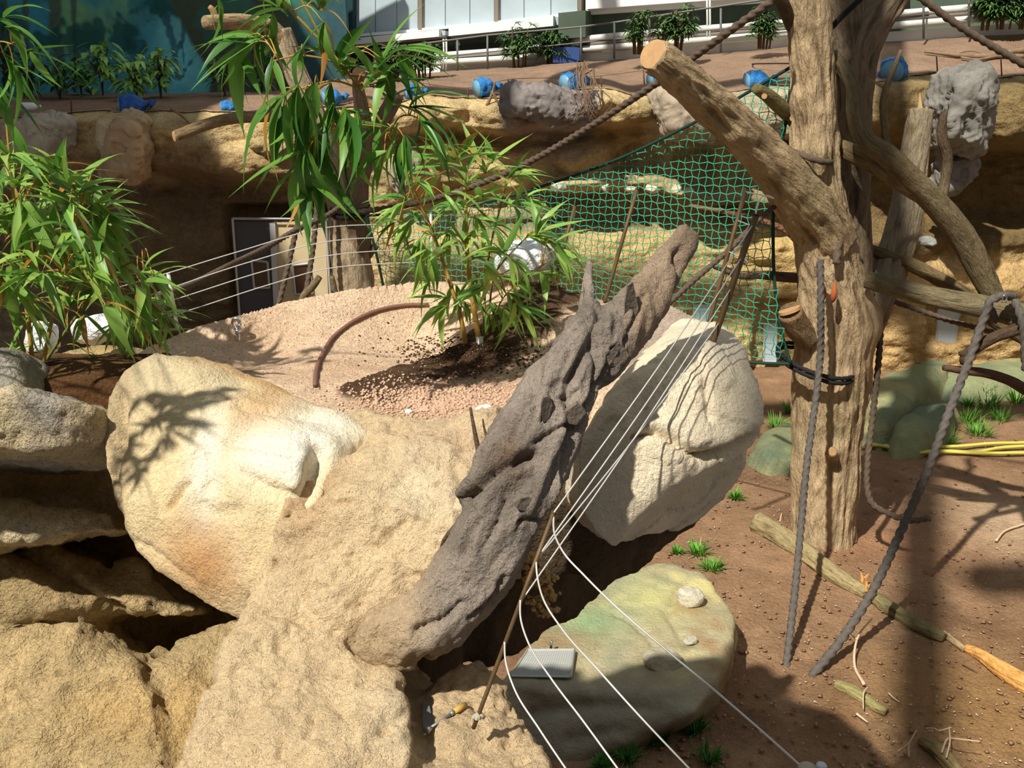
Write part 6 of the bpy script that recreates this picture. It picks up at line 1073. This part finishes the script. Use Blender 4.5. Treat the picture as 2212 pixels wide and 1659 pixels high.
sack([(60, 712), (80, 698), (112, 706), (116, 770), (58, 775)], 4.3, .10, 'cream crumpled sack standing behind the canes of the leafy clump', 2); sack([(160, 692), (205, 684), (268, 690), (272, 716), (200, 748), (160, 735)], 4.6, .12, 'flat pale sheet behind the leafy clump, nearer the pale boulder', 3)
# blue bag-wrapped pots along the terrace edge
M_blue = mat('blue_plastic_bag', base=lin((38, 132, 206)), rough=.35, spec=.5, n1=(8, .75, 1.2), bump=((18, .05, 'n'), (50, .015, 'n'))); M_blued = mat('dark_blue_plastic_bag', base=lin((24, 92, 176)), rough=.35, spec=.5, n1=(8, .75, 1.2), bump=((18, .05, 'n'),)); M_lid = mat('milky_pot_base', base=lin((112, 160, 188)), rough=.4, spec=.4)
def bag(px, py, rpx, yaw, label, m, seed, Ln=1.5):
    t = on_terrace(px, py+rpx*.7); x_ = P(px, py, 18.2)[0]; Y = float(np.interp(x_, CX, CY))+.10; c = P(px, py, Y); r = pw(rpx, Y, 5); c[2] = max(c[2], float(np.interp(c[0], CX, CZ))+r*.35)
    o = thing('bagged_pot', label, 'bag', c, 'blue bagged pots along the terrace edge'); d = np.array((math.sin(yaw), math.cos(yaw)*.6, .10)); d /= np.linalg.norm(d)
    rr = lambda th, l, R_: 1 + .07*np.sin(th*5+seed) + .06*np.sin(th*9+l*30) + .06*np.sin(l*40+th*2)
    mb = MB(); T_ = np.linspace(0, 1, 16); mb.tube([c - d*r*.7 + d*r*Ln*1.6*t_ for t_ in T_], r*np.array([.96, 1.0, 1.02, 1.04, 1.04, 1.03, 1.02, 1.0, .97, .92, .84, .72, .56, .38, .22, .16]), 26, fn=rr); mb.build('bag', m, o)
    mb = MB(); e_ = c - d*r*.7 + d*r*Ln*1.6; mb.tube([e_, e_+d*r*.15+np.array((0, 0, .02)), e_+d*r*.4+np.array((0, 0, -.03))], (r*.16, r*.34, r*.45), 12, fn=lambda th, l, R_: 1+.25*np.sin(th*4)); mb.build('bag_neck', m, o)
    mb = MB(); mb.tube([c-d*r*.78, c-d*r*.68], r*.88, 24); mb.build('pot_base', M_lid, o)
for k, a in enumerate(((280, 238, 24, 1.2, 'dark blue bagged pot lying on the lip above the cream rock block', M_blued), (490, 238, 15, 1.2, 'small blue bagged pot above the bent side branch', M_blue), (712, 212, 18, .9, 'blue bagged pot between the stems of the forked tree', M_blue), (888, 200, 16, 1.1, 'blue bagged pot half hidden by arching bamboo leaves', M_blue), (1042, 190, 20, .8, 'blue bagged pot with a pale round base beside the grey folded rock', M_blue), (1232, 180, 22, .7, 'wrinkled blue bagged pot next to the dry creeper on the lip', M_blue), (1412, 172, 14, .8, 'blue bagged pot mostly hidden behind the sawn limb', M_blue), (1628, 176, 22, 1.3, 'blue bagged pot lying on its side above the net corner', M_blue), (1930, 152, 27, .3, 'large blue bagged pot behind the thin branch past the big trunk', M_blue))): bag(*a[:5], a[5], k)
x_ = P(62, 230, 18.2)[0]; t = P(62, 230, float(np.interp(x_, CX, CY))+.1); t[2] = max(t[2], float(np.interp(t[0], CX, CZ))+.05); bt = thing('bottle', 'white plastic canister lying on the shaded lip', 'bottle', t); mb = MB(); r0 = pw(9, 17.4, 5); mb.tube([t+np.array((s_, 0, 0)) for s_ in (-.17, -.16, 0, .1, .15, .155, .19)], (r0*.5, r0, r0, r0*.95, r0*.5, r0*.35, r0*.35), 14); mb.build('body', M_white, bt); mb = MB(); mb.tube([t+np.array((.185, 0, 0)), t+np.array((.215, 0, 0))], r0*.42, 10); mb.build('cap', M_white, bt)
# crate beside the palm
cc = on_terrace(1222, 136); cr_ = thing('crate', 'open blue crate on the mulch beside the green block palm', 'crate', cc); Mc = mat('blue_crate_plastic', base=lin((58, 84, 140)), rough=.6)
for dx, dy, hx, hy in ((-.3, 0, .02, .2), (.3, 0, .02, .2), (0, -.2, .3, .02), (0, .2, .3, .02)): mb = MB(); mb.box(cc+np.array((dx, dy, .17)), (hx, hy, .17)); mb.build('side', Mc, cr_, False)
mb = MB(); mb.box(cc+np.array((0, 0, .015)), (.3, .2, .015)); mb.build('bottom', Mc, cr_, False)
# pegs with thin wire along the terrace edge
M_peg = mat('rusty_peg', base=lin((92, 70, 54)), rough=.7); pegs = []
for k, (a, b0_, b1_) in enumerate(((155, 250, 205), (322, 258, 222), (914, 210, 180), (1012, 215, 190), (1100, 198, 172), (1198, 198, 168), (1300, 196, 164), (1392, 182, 152), (1622, 185, 152), (2025, 156, 122), (2164, 164, 124))):
    x_ = P(a, b0_, 18.2)[0]; Y = float(np.interp(x_, CX, CY)); p0, p1 = P(a, b0_, Y), P(a-2, b1_, Y); mb = MB(); mb.tube([p0, p1], .012, 6); pegs.append(p1)
    tag(mb.build('peg', M_peg), ('thin peg on the lip near the white canister', 'thin peg on the lip past the dark blue bag', 'thin peg just behind the bag half hidden by leaves', 'slanting thin peg before the pot with a pale round base', 'thin peg on the grey folded rock', 'thin peg beside the wrinkled blue bag', 'thin peg past the dry creeper', 'thin peg at the tip of the sawn limb', 'thin peg sticking up through the bag above the net', 'thin peg under the bleached terrace branch', 'last thin peg on the lip past the tall craggy rock')[k], 'peg', 'thin pegs along the terrace edge')
mb = MB(); mb.tube(spline(pegs[2:8], 60), .005, 5); tag(mb.build('fence_wire', M_peg), 'thin wire strung between the pegs of the sunny lip', 'wire')
# dry creeper hanging over the lip and a loose black hose loop
cp_ = thing('dry_creeper', 'tangle of dry brown creeper hanging over the lip beside the wrinkled blue bag', 'creeper', P(1270, 160, 17.3)); rr = np.random.default_rng(8); 
for k in range(16):
    x0 = 1262+rr.normal(0, 10); pts = [(x0, 140+rr.uniform(-10, 20), 17.8), (x0+rr.normal(0, 12), 185, 17.2), (x0+rr.normal(4, 14), 225, 17.1), (x0+rr.normal(2, 18), 265+rr.uniform(-20, 15), 17.1)]; mb = MB(); mb.tube(spline(PX(*pts), 14), np.linspace(.014, .004, 14), 5); mb.build('stem', M_twigd, cp_)
for k, (pts, lb) in enumerate((([(1052, 228), (1062, 204), (1070, 176)], 'bent dry branch propped on the lip beside the pot with the pale base'), ([(1062, 196), (1076, 222), (1088, 248)], 'dry branch leaning down over the lip below the pale-based pot'), ([(368, 234), (385, 245), (412, 268)], 'dry twig hanging over the shaded lip above the bent side branch'))): mb = MB(); mb.tube(spline(PX(*[(a, b, 17.75) for a, b in pts]), 12), np.linspace(.03, .015, 12), 6); tag(mb.build('dry_branch', M_dead), lb, 'branch')
mb = MB(); c = on_terrace(1672, 144); mb.tube([c+np.array((.42*math.cos(t_), .5*math.sin(t_), .05)) for t_ in np.linspace(.6, 6.1, 30)], .012, 6); tag(mb.build('hose', M_strap), 'thin black hose looped on the mulch beside the big trunk', 'hose')

# loose red clods and white flecks on the mound
def crumbs(name, mt, n, cxy, sd, smin, smax, seed, label=None):
    rr = np.random.default_rng(seed); mb = MB(); k = 0
    while k < n:
        a, b = cxy[0]+rr.normal(0, sd[0]), cxy[1]+rr.normal(0, sd[1]); h = S_bvh.ray_cast(Vector((0, 0, CAMZ)), Vector(ray(a, b)).normalized()); k += 1
        if h[0] is None: continue
        s_ = rr.uniform(smin, smax); q = np.array(h[0])+np.array((0, 0, s_*.4)); d = rr.uniform(.7, 1.25, 6)*s_
        mb.add(q + np.array(((d[0], 0, 0), (-d[1], 0, 0), (0, d[2], 0), (0, -d[3], 0), (0, 0, d[4]*.8), (0, 0, -d[5]))), [(0, 2, 4), (2, 1, 4), (1, 3, 4), (3, 0, 4), (2, 0, 5), (1, 2, 5), (3, 1, 5), (0, 3, 5)])
    stuff(mb.build(name, mt, None, True))
M_clod = mat('red_clod', base=lin((198, 166, 140)), rough=.95, n1=(30, .7, 1.25)); M_dclod = mat('dark_soil_clod', base=lin((84, 60, 44)), rough=.95, n1=(30, .7, 1.3)); M_fleck = mat('white_fleck', base=(.85, .84, .8), rough=.8)
crumbs('gravel', M_clod, 2600, (960, 868), (105, 22), .003, .009, 1); crumbs('gravel', M_clod, 900, (800, 760), (190, 70), .002, .0055, 2); crumbs('soil_crumbs', M_dclod, 1100, (1020, 765), (82, 20), .003, .008, 3); crumbs('white_flecks', M_fleck, 50, (1020, 750), (120, 22), .002, .0045, 4)

rr = np.random.default_rng(77)
for nm, mt, n, smin, smax in (('wood_chips', M_twig, 900, .008, .022), ('earth_clods', M_dclod2 if False else mat('earth_clod', base=lin((146, 112, 84)), rough=.95), 800, .010, .034)):
    mb = MB()
    for k in range(n):
        q = G(rr.uniform(1380, 2300), rr.uniform(900, 1680), 0); s_ = rr.uniform(smin, smax); q[2] = floor_z(q[None])[0] + s_*.15; a_ = rr.uniform(0, 3.14); R_ = np.array(((math.cos(a_), -math.sin(a_), 0), (math.sin(a_), math.cos(a_), 0), (0, 0, 1))); d = rr.uniform(.6, 1.3, 3)*s_*np.array((1, .5 if nm == 'wood_chips' else .9, .35))
        V = np.array(((1, 0, 0), (-1, 0, 0), (0, 1, 0), (0, -1, 0), (0, 0, 1), (0, 0, -1)))*d; mb.add(V @ R_.T + q, [(0, 2, 4), (2, 1, 4), (1, 3, 4), (3, 0, 4), (2, 0, 5), (1, 2, 5), (3, 1, 5), (0, 3, 5)])
    stuff(mb.build(nm, mt, None, True))
